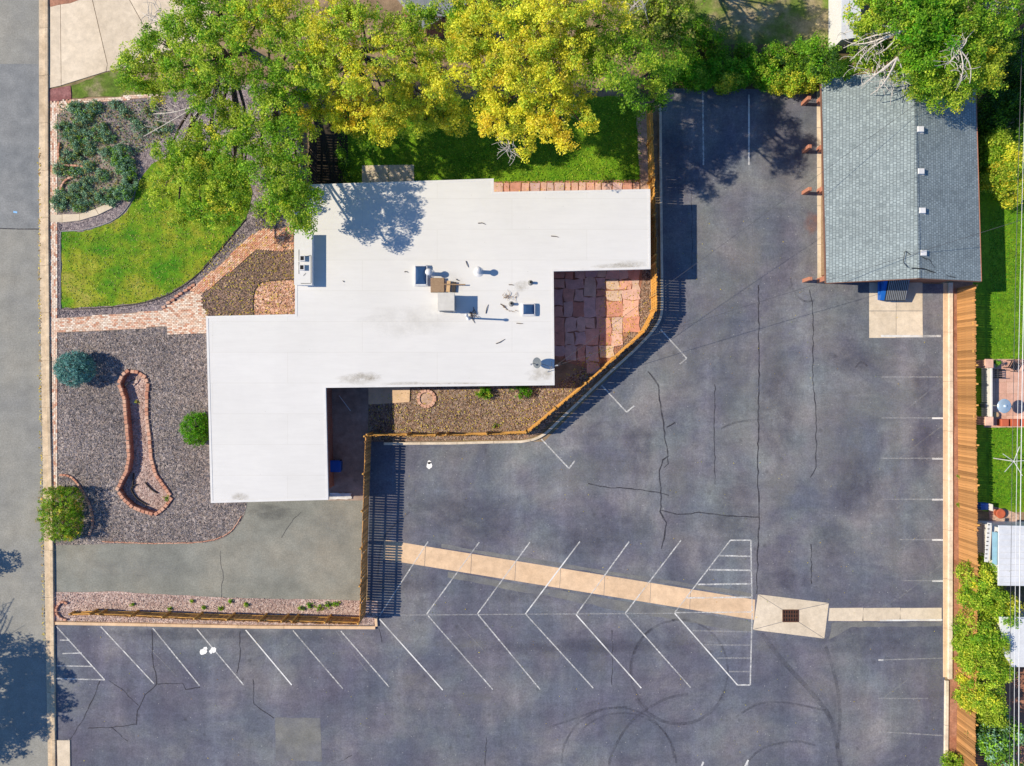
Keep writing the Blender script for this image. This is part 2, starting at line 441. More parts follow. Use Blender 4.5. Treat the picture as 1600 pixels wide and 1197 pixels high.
class MB:
    def __init__(s): s.v = []; s.f = []
    def add(s, v, f):
        n = len(s.v); s.v += [Vector(x) for x in v]; s.f += [tuple(i + n for i in q) for q in f]; return s
    def box(s, c, size, rz=0.0, taper=1.0):
        x, y, z = [d / 2 for d in size]
        r = Matrix.Rotation(rz, 3, 'Z')
        v = []
        for dz, k in ((-z, 1.0), (z, taper)):
            for dx, dy in ((-x, -y), (x, -y), (x, y), (-x, y)):
                v.append(Vector(c) + r @ Vector((dx * k, dy * k, dz)))
        return s.add(v, [(3, 2, 1, 0), (4, 5, 6, 7), (0, 1, 5, 4), (1, 2, 6, 5), (2, 3, 7, 6), (3, 0, 4, 7)])
    def bevbox(s, c, size, b=.02, rz=0.0):
        x, y, z = [d / 2 for d in size]
        r = Matrix.Rotation(rz, 3, 'Z')
        v = []
        for dz, k in ((-z, 0), (z - b, 0), (z, b)):
            for dx, dy in ((-x + k, -y + k), (x - k, -y + k), (x - k, y - k), (-x + k, y - k)):
                v.append(Vector(c) + r @ Vector((dx, dy, dz)))
        f = [(8, 9, 10, 11)]
        for l in (0, 4):
            for i in range(4): f.append((l + i, l + (i + 1) % 4, l + 4 + (i + 1) % 4, l + 4 + i))
        return s.add(v, f)
    def bar(s, a, b, w, h):
        a, b = Vector(a), Vector(b)
        d = (b - a).normalized()
        up = Vector((0, 0, 1)) if abs(d.z) < .95 else Vector((0, 1, 0))
        n = d.cross(up).normalized() * w / 2
        u = n.cross(d).normalized() * h / 2
        v = [a - n - u, a + n - u, a + n + u, a - n + u, b - n - u, b + n - u, b + n + u, b - n + u]
        return s.add(v, [(0, 1, 2, 3), (7, 6, 5, 4), (0, 4, 5, 1), (1, 5, 6, 2), (2, 6, 7, 3), (3, 7, 4, 0)])
    def tube(s, pts, rad, n=6, cap=True):
        pts = [Vector(p) for p in pts]
        if not isinstance(rad, (list, tuple)): rad = [rad] * len(pts)
        base = len(s.v)
        for i, p in enumerate(pts):
            d = (pts[min(i + 1, len(pts) - 1)] - pts[max(i - 1, 0)])
            d = d.normalized() if d.length > 1e-9 else Vector((0, 0, 1))
            up = Vector((0, 0, 1)) if abs(d.z) < .9 else Vector((1, 0, 0))
            a = d.cross(up).normalized(); b = a.cross(d)
            for k in range(n):
                t = 2 * PI * k / n
                s.v.append(p + (a * math.cos(t) + b * math.sin(t)) * rad[i])
        for i in range(len(pts) - 1):
            for k in range(n):
                q = base + i * n
                s.f.append((q + k, q + (k + 1) % n, q + n + (k + 1) % n, q + n + k))
        if cap:
            s.f.append(tuple(base + k for k in reversed(range(n))))
            s.f.append(tuple(base + (len(pts) - 1) * n + k for k in range(n)))
        return s
    def lathe(s, c, prof, n=16):
        c = Vector(c); base = len(s.v)
        for r, z in prof:
            for k in range(n):
                t = 2 * PI * k / n
                s.v.append(c + Vector((r * math.cos(t), r * math.sin(t), z)))
        for i in range(len(prof) - 1):
            for k in range(n):
                q = base + i * n
                s.f.append((q + k, q + (k + 1) % n, q + n + (k + 1) % n, q + n + k))
        s.f.append(tuple(base + (len(prof) - 1) * n + k for k in range(n)))
        return s
    def prism(s, poly, z0, z1, top=True, bottom=False):
        """poly: list of xy (ccw or cw); flat prism"""
        poly = [Vector((p[0], p[1])) for p in poly]
        ar = sum(poly[i].x * poly[(i + 1) % len(poly)].y - poly[(i + 1) % len(poly)].x * poly[i].y for i in range(len(poly)))
        if ar < 0: poly = poly[::-1]
        n = len(poly)
        v = [Vector((p.x, p.y, z0)) for p in poly] + [Vector((p.x, p.y, z1)) for p in poly]
        f = [(i, (i + 1) % n, n + (i + 1) % n, n + i) for i in range(n)]
        if top or bottom:
            for t in tri2d(poly):
                if top: f.append(tuple(n + i for i in t))
                if bottom: f.append(tuple(reversed(t)))
        return s.add(v, f)
    def build(s, name, mat, parent=None, smooth=False, origin=None):
        v = s.v
        if origin is not None: v = [x - Vector(origin) for x in v]
        return mk(name, v, s.f, mat, parent, smooth)

def tri2d(poly, holes=()):
    loops = [[Vector((p[0], p[1], 0)) for p in poly]] + [[Vector((p[0], p[1], 0)) for p in h] for h in holes]
    flat = [p for l in loops for p in l]
    out = []
    for t in tessellate_polygon(loops):
        a, b, c = [flat[i] for i in t]
        if (b - a).cross(c - a).z < 0: t = (t[0], t[2], t[1])
        out.append(tuple(t))
    return out
def rough_poly(pts, step=10, amp=1.5, closed=True, r=None):
    r = r or rnd
    out = []
    n = len(pts)
    for i in range(n if closed else n - 1):
        a, b = Vector(pts[i]), Vector(pts[(i + 1) % n])
        k = max(1, int((b - a).length / step))
        for j in range(k):
            p = a.lerp(b, j / k)
            out.append((p.x + r.uniform(-amp, amp), p.y + r.uniform(-amp, amp)))
    if not closed: out.append(tuple(pts[-1]))
    return out
def smooth_path(pts, n=8):
    """Catmull-Rom through pixel points"""
    P = [Vector(p) for p in pts]
    out = []
    for i in range(len(P) - 1):
        p0, p1, p2, p3 = P[max(i - 1, 0)], P[i], P[i + 1], P[min(i + 2, len(P) - 1)]
        for j in range(n):
            t = j / n
            out.append(.5 * ((2 * p1) + (p2 - p0) * t + (2 * p0 - 5 * p1 + 4 * p2 - p3) * t * t + (3 * p1 - p0 - 3 * p2 + p3) * t ** 3))
    out.append(P[-1])
    return [tuple(p) for p in out]
def sheet(name, px, z, mat, parent=None, holes=(), kind='structure', label=None, cat=None, group=None):
    pts = [G(x, y, z) for x, y in px]
    hs = [[G(x, y, z) for x, y in h] for h in holes]
    f = tri2d(pts, hs)
    o = mk(name, pts + [p for h in hs for p in h], f, mat, parent)
    if parent is None: tag(o, label, cat, group, kind)
    elif kind == 'stuff': o['kind'] = 'stuff'
    return o
def ribbon_pts(pts, w):
    """left and right offset lists of a polyline of 2-D points (metres)"""
    P = [Vector((p[0], p[1])) for p in pts]
    L, R = [], []
    for i, p in enumerate(P):
        d = P[min(i + 1, len(P) - 1)] - P[max(i - 1, 0)]
        d = d.normalized() if d.length else Vector((1, 0))
        n = Vector((-d.y, d.x)) * ((w[i] if isinstance(w, list) else w) / 2)
        L.append(p + n); R.append(p - n)
    return L, R
def strip(name, px, w, z, mat, parent):
    """a flat painted or sealed strip lying on a surface"""
    g = [G(x, y) for x, y in px]
    L, R = ribbon_pts(g, w)
    n = len(L)
    v = [(p.x, p.y, z) for p in L] + [(p.x, p.y, z) for p in R]
    f = [(n + i, n + i + 1, i + 1, i) for i in range(n - 1)]
    return mk(name, v, f, mat, parent)
def kerb_run(name, px, w, h, mat, parent, seg=3.0, z0=-.05, side=0.0, piece='kerb_stone'):
    """row of kerb stones along a path, each its own piece with a small joint"""
    g = [G(x, y) for x, y in px]
    if side:
        L, R = ribbon_pts(g, abs(side) * 2)
        g = L if side > 0 else R
    g = [Vector((p[0], p[1])) for p in g]
    # resample
    d = [0.0]
    for i in range(1, len(g)): d.append(d[-1] + (g[i] - g[i - 1]).length)
    def at(s_):
        for i in range(1, len(g)):
            if d[i] >= s_ - 1e-9:
                t = (s_ - d[i - 1]) / max(d[i] - d[i - 1], 1e-9)
                return g[i - 1].lerp(g[i], t)
        return g[-1]
    total = d[-1]
    k = max(1, round(total / seg))
    for i in range(k):
        a, b = total * i / k + .008, total * (i + 1) / k - .008
        m = max(2, int((b - a) / .5) + 1)
        stops = sorted([a + (b - a) * j / (m - 1) for j in range(m)] + [x for x in d if a + .05 < x < b - .05])
        P = [at(x) for x in stops]
        # outward directions at the ends come from the path itself
        L, R = ribbon_pts(P, w)
        hh = h + rnd.uniform(-.006, .006)
        n = len(L); bv = min(.02, w * .15, h * .4)
        L2, R2 = ribbon_pts(P, w - 2 * bv)
        v = [(p.x, p.y, z0) for p in L] + [(p.x, p.y, hh - bv) for p in L] + [(p.x, p.y, hh) for p in L2]
        v += [(p.x, p.y, hh) for p in R2] + [(p.x, p.y, hh - bv) for p in R] + [(p.x, p.y, z0) for p in R]
        f = []
        for r in range(5):
            for j in range(n - 1):
                f.append((r * n + j, (r + 1) * n + j, (r + 1) * n + j + 1, r * n + j + 1))
        f.append(tuple(r * n for r in range(6))[::-1])
        f.append(tuple(r * n + n - 1 for r in range(6)))
        mk(piece, v, f, mat, parent)
def blotch(name, cx, cy, rx, ry, z, mat, parent, rot=0.0, h=0.0, n=18):
    c = W(cx, cy, h) if h else G(cx, cy)
    k = S * (1 - h / CAM_H)
    v = [(c.x, c.y, z)]; a = [1.0]
    for ring, al in ((.55, .8), (1.0, 0.0)):
        for i in range(n):
            t = 2 * PI * i / n
            j = ring * rnd.uniform(.8, 1.15)
            x, y = rx * k * j * math.cos(t), ry * k * j * math.sin(t)
            v.append((c.x + x * math.cos(rot) - y * math.sin(rot), c.y + x * math.sin(rot) + y * math.cos(rot), z)); a.append(al)
    f = [(0, 1 + i, 1 + (i + 1) % n) for i in range(n)]
    f += [(1 + i, 1 + n + i, 1 + n + (i + 1) % n, 1 + (i + 1) % n) for i in range(n)]
    o = mk(name, v, f, mat, parent)
    at = o.data.attributes.new('a', 'FLOAT', 'POINT')
    at.data.foreach_set('value', a)
    return o
def inside(poly, x, y):
    c = False; j = len(poly) - 1
    for i in range(len(poly)):
        xi, yi = poly[i][0], poly[i][1]; xj, yj = poly[j][0], poly[j][1]
        if (yi > y) != (yj > y) and x < (xj - xi) * (y - yi) / (yj - yi) + xi: c = not c
        j = i
    return c
def face_cols(o, cols):
    at = o.data.attributes.new('col', 'FLOAT_COLOR', 'FACE')
    a = np.ones((len(cols), 4), np.float32); a[:, :3] = np.asarray(cols, np.float32)
    at.data.foreach_set('color', a.ravel())

# ================================================================== THE SETTING
CREEK_IN = [(189, 600), (194, 588), (202, 582), (216, 584), (226, 591), (230, 600), (228, 616), (228, 650), (232, 682), (235, 716),
            (242, 742), (254, 759), (263, 772), (267, 777), (256, 792), (243, 801), (227, 797), (208, 789), (195, 777), (187, 765),
            (201, 737), (205, 716), (203, 680), (200, 650), (198, 625), (193, 608)]
HOLE = [(x, y) for x, y in CREEK_IN]
big = 9000
sheet('ground', [(-big, -big), (big, -big), (big, big), (-big, big)], 0.0, M['ground'], holes=[HOLE], label='bare brown earth and dry grass beyond the plots', cat='ground')
street = sheet('street', [(-420, -900), (61, -900), (62, 300), (66, 600), (70, 860), (76, 1197), (82, 1900), (-420, 1900)], .006, M['street'], label='grey asphalt street along the left edge', cat='street')
strip('road_seam', [(0, 357), (30, 358), (62, 358)], .07, .011, M['crack'], street)
strip('road_seam', [(-200, 902), (20, 900), (70, 902)], .04, .011, M['line_gone'], street)
strip('paint_mark', [(21, 331), (27, 332)], .12, .012, plain('blue_spray_paint', (.25, .5, .8), .8), street)
sheet('asphalt_patch', [(-200, 100), (62, 100), (62, 357), (-200, 357)], .0095, surf('old_street_patch', [(.3, (.20, .215, .225)), (.7, (.27, .275, .27))], .3, 1.2, 28, .16, .34), street)
lot = sheet('parking_lot', [(1030, 138), (1278, 140), (1284, 150), (1288, 440), (1476, 444), (1476, 1500), (88, 1500), (84, 976), (590, 976), (590, 960), (575, 930), (573, 690), (850, 690), (1012, 530), (1034, 480)], .014, M['lot'], label='dark blue grey parking lot asphalt with painted bays', cat='parking lot')
drive = sheet('driveway', rough_poly([(84, 850), (260, 849), (330, 846), (360, 832), (380, 808), (386, 780), (400, 770), (515, 770), (574, 770), (572, 942), (330, 936), (84, 930)], 14, .6), .010, M['drive'], label='old grey asphalt driveway before the white roofed house', cat='driveway')
for pts in ([(344, 860), (348, 900), (346, 934)], [(470, 800), (455, 815), (440, 840)]):
    strip('crack', rough_poly(pts, 6, 1.2, False), .035, .0145, M['crack'], drive)
blotch('oil_stain', 520, 820, 45, 35, .0148, M['stain_light'], drive)
blotch('oil_stain', 420, 800, 40, 16, .0152, M['rubber_blur'], drive)
blotch('oil_stain', 210, 890, 90, 22, .0148, M['stain_light'], drive)
sheet('alcove_floor', [(505, 600), (576, 600), (574, 782), (512, 782)], .018, surf('stained_concrete', [(.3, (.30, .20, .15)), (.7, (.40, .32, .27))], .3, 2, 22, .3, .2), label='stained concrete floor in the shaded alcove beside the wing', cat='floor')

# ---- kerbs
kerb = empty('street_kerb', G(70, 600), 'tan concrete kerb and gutter along the grey street', 'kerb')
kerb['kind'] = 'structure'
kerb_run('kerb', [(66, -400), (66.5, 300), (70, 600), (74.5, 860), (80.5, 1197), (88, 1600)], .40, .05, M['kerb'], kerb, 3.05, piece='gutter_slab')
kerb_run('kerb', [(74, -400), (74.5, 150), (75, 300), (77, 600), (82, 850), (86, 1197), (94, 1600)], .22, .14, M['kerb'], kerb, 3.05)
apron = empty('concrete_apron', G(100, 1170), 'cream concrete slab beside the kerb in the bottom corner', 'slab')
apron['kind'] = 'structure'
mk_slab = lambda px, z1, mat, parent, name='slab', z0=-.05: MB().prism([G(x, y) for x, y in px], z0, z1).build(name, mat, parent)
mk_slab([(90, 1156), (110, 1156), (111, 1240), (92, 1240)], .07, M['cream'], apron)
mk_slab([(92, 1241), (111, 1241), (113, 1340), (95, 1340)], .07, M['cream'], apron)

rk = empty('lot_kerb', G(1480, 800), 'pale concrete kerb and gutter along the right side of the lot', 'kerb')
rk['kind'] = 'structure'
kerb_run('kerb', [(1477, 442), (1477, 800), (1477, 1058)], .30, .035, M['tan'], rk, 3.0, piece='gutter_slab')
kerb_run('kerb', [(1484, 442), (1484, 800), (1483, 1060)], .27, .15, M['white_kerb'], rk, 3.0)
kerb_run('kerb', [(1478, 1062), (1476, 1300), (1476, 1480)], .24, .14, M['white_kerb'], rk, 3.0)
ck = empty('curved_kerb', G(1000, 540), 'grey concrete kerb curving along the slatted fence', 'kerb')
ck['kind'] = 'structure'
kerb_run('kerb', [(1031, 150), (1032, 300), (1034, 470), (1034, 480)] + smooth_path([(1034, 480), (1030, 500), (1015, 522), (990, 548)]) + [(950, 584), (890, 641)] + smooth_path([(870, 660), (852, 677), (835, 686), (815, 690)]) + [(760, 691), (700, 692.5), (600, 693)], .17, .14, M['white_kerb'], ck, 2.4)
sk = empty('bay_kerb', G(330, 977), 'tan concrete kerb between the pink gravel strip and the parking bays', 'kerb')
sk['kind'] = 'structure'
kerb_run('kerb', [(88, 973), (200, 975), (400, 979), (587, 980)], .20, .13, M['tan'], sk, 3.0)
kerb_run('kerb', [(589, 978), (588, 964)], .16, .13, M['tan'], sk, .8)

# ---- concrete drains across the lot
pan = empty('drain_channel', G(900, 900), 'tan concrete drainage channel slanting across the parking lot', 'drain channel')
pan['kind'] = 'structure'
A0, A1, B0, B1 = Vector((600, 843)), Vector((1180, 937)), Vector((600, 874)), Vector((1176, 968))
cuts = [600, 665, 737, 806, 876, 945, 1017, 1079, 1180]
for i in range(len(cuts) - 1):
    def onA(x): return A0.lerp(A1, (x - 600) / 580)
    def onB(x): return B0.lerp(B1, (x - 600) / 576)
    a, b = cuts[i] + .3, cuts[i + 1] - .3
    mk_slab([onA(a), onA(b), onB(b - 1.5), onB(a - 1.5)], .021 + rnd.uniform(-.001, .001), M['tan'], pan)
OC = [(1184, 928), (1295, 942), (1288, 998), (1176, 984)]
IC = [(1222.5, 952.5), (1247.5, 952.5), (1247.5, 971.5), (1222.5, 971.5)]
for i in range(4):
    a, b, c_, d_ = OC[i], OC[(i + 1) % 4], IC[(i + 1) % 4], IC[i]
    mx, my = (a[0] + b[0] + c_[0] + d_[0]) / 4, (a[1] + b[1] + c_[1] + d_[1]) / 4
    mk_slab([(x + (mx - x) * .012, y + (my - y) * .03) for x, y in (a, b, c_, d_)], .0235 + .0003 * i, M['cream'], pan)
for a, b in ((1296, 1348.5), (1349.3, 1406.5), (1407.3, 1471)):
    mk_slab([(a, 950), (b, 949.5), (b, 970.5), (a - 2, 970)], .022, M['cream'], pan)
strip('painted_line', [(1375, 969.3), (1472, 968.5)], .10, .027, M['line_new'], pan)
sheet('asphalt_patch', rough_poly([(700, 894), (1176, 972), (1176, 986), (1150, 985), (960, 952), (820, 925), (700, 903)], 16, 1.2), .0192, M['patch'], lot)
sheet('asphalt_patch', rough_poly([(690, 850), (850, 876), (1176, 927), (1176, 933), (690, 856)], 16, 1.0), .0194, M['patch'], lot)
sheet('asphalt_patch', rough_poly([(1300, 973), (1340, 972), (1472, 972), (1472, 978), (1330, 980), (1296, 1000)], 12, 1.2), .0196, M['patch'], lot)
gr = empty('storm_grate', G(1235, 962), 'rusty square storm drain grate in the tan concrete pad', 'grate')
mb = MB()
x0, x1, y0, y1 = 1223, 1247, 953, 971
mk('pit', [G(x0 + 1, y0 + 1, .027), G(x1 - 1, y0 + 1, .027), G(x1 - 1, y1 - 1, .027), G(x0 + 1, y1 - 1, .027)][::-1], [(0, 1, 2, 3)], M['dark'], gr)
for a, b in (((x0, y0), (x1, y0)), ((x1, y0), (x1, y1)), ((x1, y1), (x0, y1)), ((x0, y1), (x0, y0))):
    mb.bar(G(*a, .038), G(*b, .038), .07, .03)
mb.build('frame', M['rust'], gr)
for i in range(1, 6):
    MB().bar(G(x0 + 4 * i, y0 + 1, .036), G(x0 + 4 * i, y1 - 1, .036), .06, .02).build('bar', M['rust'], gr)
for y in (959, 965):
    MB().bar(G(x0 + 1, y, .046), G(x1 - 1, y, .046), .06, .02).build('bar', M['rust'], gr)
pad = empty('dumpster_pad', G(1400, 490), 'cream concrete pad south of the shingled garage', 'concrete pad')
pad['kind'] = 'structure'
for px in ([(1358, 440), (1399.6, 440), (1399.6, 485.6), (1358, 485.6)], [(1400.4, 440), (1441, 440), (1441, 485.6), (1400.4, 485.6)],
           [(1358, 486.4), (1399.6, 486.4), (1399.6, 528), (1358, 528)], [(1400.4, 486.4), (1441, 486.4), (1441.5, 527), (1400.4, 527.5)]):
    mk_slab(px, .03, M['cream'], pad)
strip('painted_line', [(1376, 525), (1441, 525.5), ], .14, .035, M['line_new'], pad)

# ---- painted markings, cracks, rubber
ZL = .0285
def line(*pts, w=.078, m='line'):
    for a, b in zip(pts[:-1], pts[1:]):
        strip('painted_line', [a, b], w, ZL + rnd.uniform(0, .0015), M[m], lot)
for a, b in (((88, 978), (164, 1062)), ((158, 979), (241, 1068)), ((239, 981), (312, 1071)), ((308, 983), (381, 1070)), ((384, 984), (456, 1070)), ((458, 985), (536, 1076)), ((533, 986), (608, 1073)), ((593, 967), (692, 1078)), ((822, 960), (927, 1075)), ((900, 960), (1002, 1075)), ((1054, 958), (1152, 1070))):
    line(a, b, m='line_new' if rnd.random() < .3 else 'line')
for a, b in (((669, 962), (770, 1077)), ((747, 960), (844, 1077)), ((977, 959), (1079, 1074))):
    line(a, b, m='line')
for p in ([(88, 1060), (164, 1062)], [(89, 1040), (145, 1041)], [(98, 1021), (128, 1020)], [(94, 1000), (109, 1000)]): line(*p)
line((600, 961), (1054, 958), m='line_old'); line((1054, 957), (1174, 956), m='line')
for a, b in (((593, 962), (669, 846)), ((667, 959), (749, 847)), ((746, 959), (828, 847)), ((821, 959), (906, 846)), ((901, 959), (983, 846)), ((977, 958), (1064, 844)), ((1054, 957), (1141, 844))):
    line(a, b, m='line_new' if rnd.random() < .2 else 'line')
line((1141, 844), (1173, 844), (1175, 955), w=.09)
for p in ([(1124, 868), (1172, 869)], [(1108, 890), (1173, 891)], [(1090, 913), (1174, 912)], [(1073, 934), (1173, 933)]): line(*p, w=.10)
line((1175, 958), (1172, 1070), (1152, 1070), w=.09)
for p in ([(1082, 985), (1175, 987)], [(1100, 1007), (1174, 1008)], [(1120, 1028), (1172, 1028)], [(1139, 1049), (1172, 1049)]): line(*p, w=.09, m='line_old')
for y, x in ((653, 1377), (716, 1377), (780, 1377), (843, 1404), (907, 1410)):
    line((x, y), (1473, y), w=.075, m='line_old'); line((1456, y + .5), (1473, y + .5), w=.11, m='line_new')
line((1377, 589), (1473, 589), w=.08, m='line_old'); line((1442, 525.5), (1470, 525), w=.14, m='line')
line((1372, 1031), (1473, 1028), w=.08, m='line_old'); line((1372, 1031), (1380, 1031), w=.10, m='line_new'); line((1372, 1091), (1450, 1091), w=.08, m='line_old'); line((1372, 1143), (1410, 1145), (1472, 1149), w=.08, m='line_old')
for a, b in (((1410, 645), (1468, 597)), ((1404, 717), (1473, 664)), ((1400, 795), (1473, 739)), ((1404, 860), (1473, 809)), ((1404, 935), (1473, 880)), ((1380, 948), (1400, 936)), ((1380, 1090), (1420, 1060)), ((1385, 630), (1420, 590))):
    line(a, b, w=.09, m='line_gone')
for p in ([(1032, 515), (1073, 560), (1062, 569)], [(940, 602), (979, 644), (991, 634)], [(846, 686), (889, 732), (898, 720)]): line(*p, w=.09, m='line')
line((979, 644), (970, 653), w=.08, m='line_gone')
line((1098, 143), (1099, 258), w=.10, m='line'); line((1170, 148), (1170, 258), w=.10, m='line_new')
line((1093, 1205), (1099, 1190), w=.12, m='line_new'); line((1160, 1205), (1169, 1187), w=.12, m='line_new'); line((1168, 1188), (1168, 1203), w=.08)
for a, b in (((525, 985), (575, 1050)), ((232, 1010), (278, 1058)), ((716, 975), (760, 1020))): line(a, b, w=.07, m='line_gone')

def crack(*pts, w=.075):
    p = rough_poly(pts, 7, 1.0, False)
    ws = [w * rnd.uniform(.6, 1.25) for _ in p]
    g = [G(x, y) for x, y in p]
    L, R = ribbon_pts(g, ws); n = len(L)
    z = .0205 + rnd.uniform(0, .003)
    mk('crack', [(q.x, q.y, z) for q in L] + [(q.x, q.y, z) for q in R], [(n + i, n + i + 1, i + 1, i) for i in range(n - 1)], M['crack'], lot)
crack((1012, 580), (1028, 602), (1035, 655), (1040, 690), (1043, 713), (1036, 718), (1030, 735), (1033, 770), (1032, 800), (1041, 818), (1038, 840), (1033, 858), w=.09)
crack((1185, 445), (1186, 600), (1184, 700), (1184, 760), (1186, 800), (1184, 860), (1182, 928), w=.085)
crack((918, 755), (945, 761), (985, 763), (1032, 770), (1045, 774)); crack((1033, 797), (1058, 803), (1100, 801), (1130, 806), (1185, 808))
crack((1265, 452), (1270, 480), (1270, 600), (1275, 640), (1275, 730), (1266, 746), w=.06); crack((1117, 600), (1116, 665), (1117, 757), w=.055); crack((1267, 850), (1268, 912), w=.06)
crack((1042, 667), (1055, 660)); crack((1043, 713), (1044, 724), (1037, 731), w=.05)
crack((238, 985), (239, 1035), (246, 1068), (227, 1085), (215, 1110), (213, 1133), w=.07); crack((246, 1069), (285, 1067), (290, 1077), (313, 1074), w=.06)
crack((216, 1102), (185, 1072), (170, 1063), w=.05); crack((157, 1065), (135, 1115), (110, 1155), w=.07); crack((138, 1137), (175, 1136), (213, 1131), w=.05); crack((175, 1136), (200, 1158), w=.04)
crack((375, 985), (375, 1030), (370, 1052), w=.06); crack((396, 1062), (397, 1100), (428, 1122), w=.05); crack((957, 985), (956, 1070), w=.05); crack((760, 1150), (758, 1197), w=.05)
crack((530, 1190), (550, 1180), w=.04); crack((592, 982), (597, 1004), w=.05)
for x in (1080,): crack((x, 300 if x < 1200 else 460), (x + 2, 420 if x < 1200 else 800), w=.03)
def skid(pts, w=.16):
    strip('tyre_mark', smooth_path(pts, 10), w, .0255 + rnd.uniform(0, .002), M['tyre'], lot)
def arc(cx, cy, rx, ry, a0, a1, n=14):
    return [(cx + rx * math.cos(math.radians(a0 + (a1 - a0) * i / n)), cy + ry * math.sin(math.radians(a0 + (a1 - a0) * i / n))) for i in range(n + 1)]
skid(arc(1061, 1048, 76, 80, -100, 35), .14); skid(arc(1061, 1050, 77, 81, 20, 150), .20); skid(arc(1060, 1048, 74, 79, 130, 265), .16); skid(arc(1066, 1050, 82, 84, 175, 235), .12)
skid(arc(965, 1192, 88, 86, 180, 355), .13); skid(arc(972, 1192, 84, 78, 225, 360), .12)
skid([(1075, 1084), (1040, 1092), (1000, 1115), (975, 1142), (955, 1180), (950, 1210)], .17)
skid([(860, 1135), (900, 1122), (940, 1108), (980, 1104)], .14); skid([(1190, 990), (1225, 1035), (1270, 1085), (1300, 1130), (1315, 1210)], .30); skid([(1290, 1010), (1305, 1060), (1312, 1110), (1308, 1170)], .22)
skid([(1150, 1120), (1185, 1100), (1230, 1098), (1290, 1110)], .14); skid([(1160, 1200), (1190, 1170), (1240, 1158), (1275, 1165)], .14); skid([(640, 800), (600, 840), (590, 900)], .12)
skid([(1235, 435), (1240, 455), (1255, 470), (1272, 470)], .13)
for a in (((1126, 670), (1150, 660), (1190, 655)), ((1336, 575), (1345, 566), (1355, 572))): skid(a, .12)
for c in ((690, 800, 60, 35), (760, 815, 60, 40), (905, 850, 90, 25), (970, 820, 60, 40), (1150, 800, 40, 70), (1215, 640, 45, 90), (1000, 700, 30, 60), (1340, 760, 40, 60), (640, 905, 60, 30), (830, 930, 90, 18), (1350, 1000, 100, 30), (1060, 250, 40, 80), (1220, 230, 60, 80), (1330, 560, 50, 30), (920, 1010, 200, 15), (300, 990, 160, 12), (1440, 700, 18, 60), (1440, 600, 18, 40), (1300, 840, 40, 40), (1230, 905, 60, 20)):
    blotch('sealcoat_wear', *c, .0172 + rnd.uniform(0, .0018), M['stain_dark'], lot)
for c in ((1150, 620, 40, 90), (1110, 520, 40, 60), (1330, 720, 30, 90), (1385, 640, 40, 40), (900, 740, 50, 40), (1290, 520, 40, 40), (1090, 370, 30, 80), (1220, 760, 30, 50), (935, 1020, 22, 40), (1065, 1000, 22, 12), (962, 1130, 22, 30), (745, 1090, 35, 12), (660, 1060, 40, 15), (860, 1020, 18, 20), (1060, 580, 40, 50), (960, 730, 35, 25), (1130, 450, 40, 60), (1210, 560, 25, 90), (1395, 830, 20, 110), (1400, 700, 14, 80), (1290, 700, 20, 120), (1130, 820, 35, 18), (1380, 560, 30, 25), (1460, 1070, 14, 60), (1200, 1010, 25, 12), (720, 1005, 60, 10), (1265, 1075, 40, 22), (1060, 740, 18, 60), (1170, 400, 30, 60), (1330, 640, 40, 40), (1420, 610, 30, 20)):
    blotch('sealcoat_wear', *c, .0152 + rnd.uniform(0, .0018), M['stain_light'], lot)
blotch('rust_stain', 1268, 348, 14, 22, .0195, M['stain_rust'], lot)
blotch('sealcoat_wear', 466, 1150, 30, 24, .0200, M['stain_light'], lot)
sheet('asphalt_patch', rough_poly([(430, 1121), (500, 1122), (504, 1190), (431, 1188)], 12, .6), .0195, M['patch'], lot)
t = NT('white_splash'); t.color((.85, .85, .83)); t.rough(.7)
for cx, cy, r in ((671, 727, 5.5), (671, 722, 3), (318, 1018, 5.5), (321, 1013, 3), (334, 1015, 4.5), (330, 1018, 3)):
    g = G(cx, cy)
    mk('paint_splash', [(g.x + r * S * math.cos(a) * rnd.uniform(.7, 1.2), g.y + r * S * math.sin(a) * rnd.uniform(.7, 1.2), .031 + cx * 1e-6) for a in [2 * PI * i / 12 for i in range(12)]], [tuple(range(12))], t.m, lot)

# ---- concrete driveway of the neighbour, top left
nd = empty('neighbour_driveway', G(150, 60), 'cream concrete driveway in slabs at the top left corner', 'driveway')
nd['kind'] = 'structure'
CJ = [[(79, -40), (94.2, -40), (96, 134), (78, 138)], [(95, -40), (135, -40), (168, 101), (166, 112), (96.8, 133.5)],
      [(136, -40), (180, -40), (240, 68), (228, 98), (167, 112), (168.8, 100)], [(181, -40), (330, -40), (330, 60), (245, 85), (229, 98), (241, 68)]]
for px in CJ: mk_slab(px, .05, M['cream'], nd)
mk_slab([(79, -300), (330, -300), (330, -41), (79, -41)], .05, M['cream'], nd)
sheet('flower_bed', rough_poly([(76, -60), (130, -60), (133, -2), (110, 6), (80, 11), (76, 5)], 8, 1), .056, M['soil'], label='brown soil bed at the very top of the cream driveway', cat='flower bed')

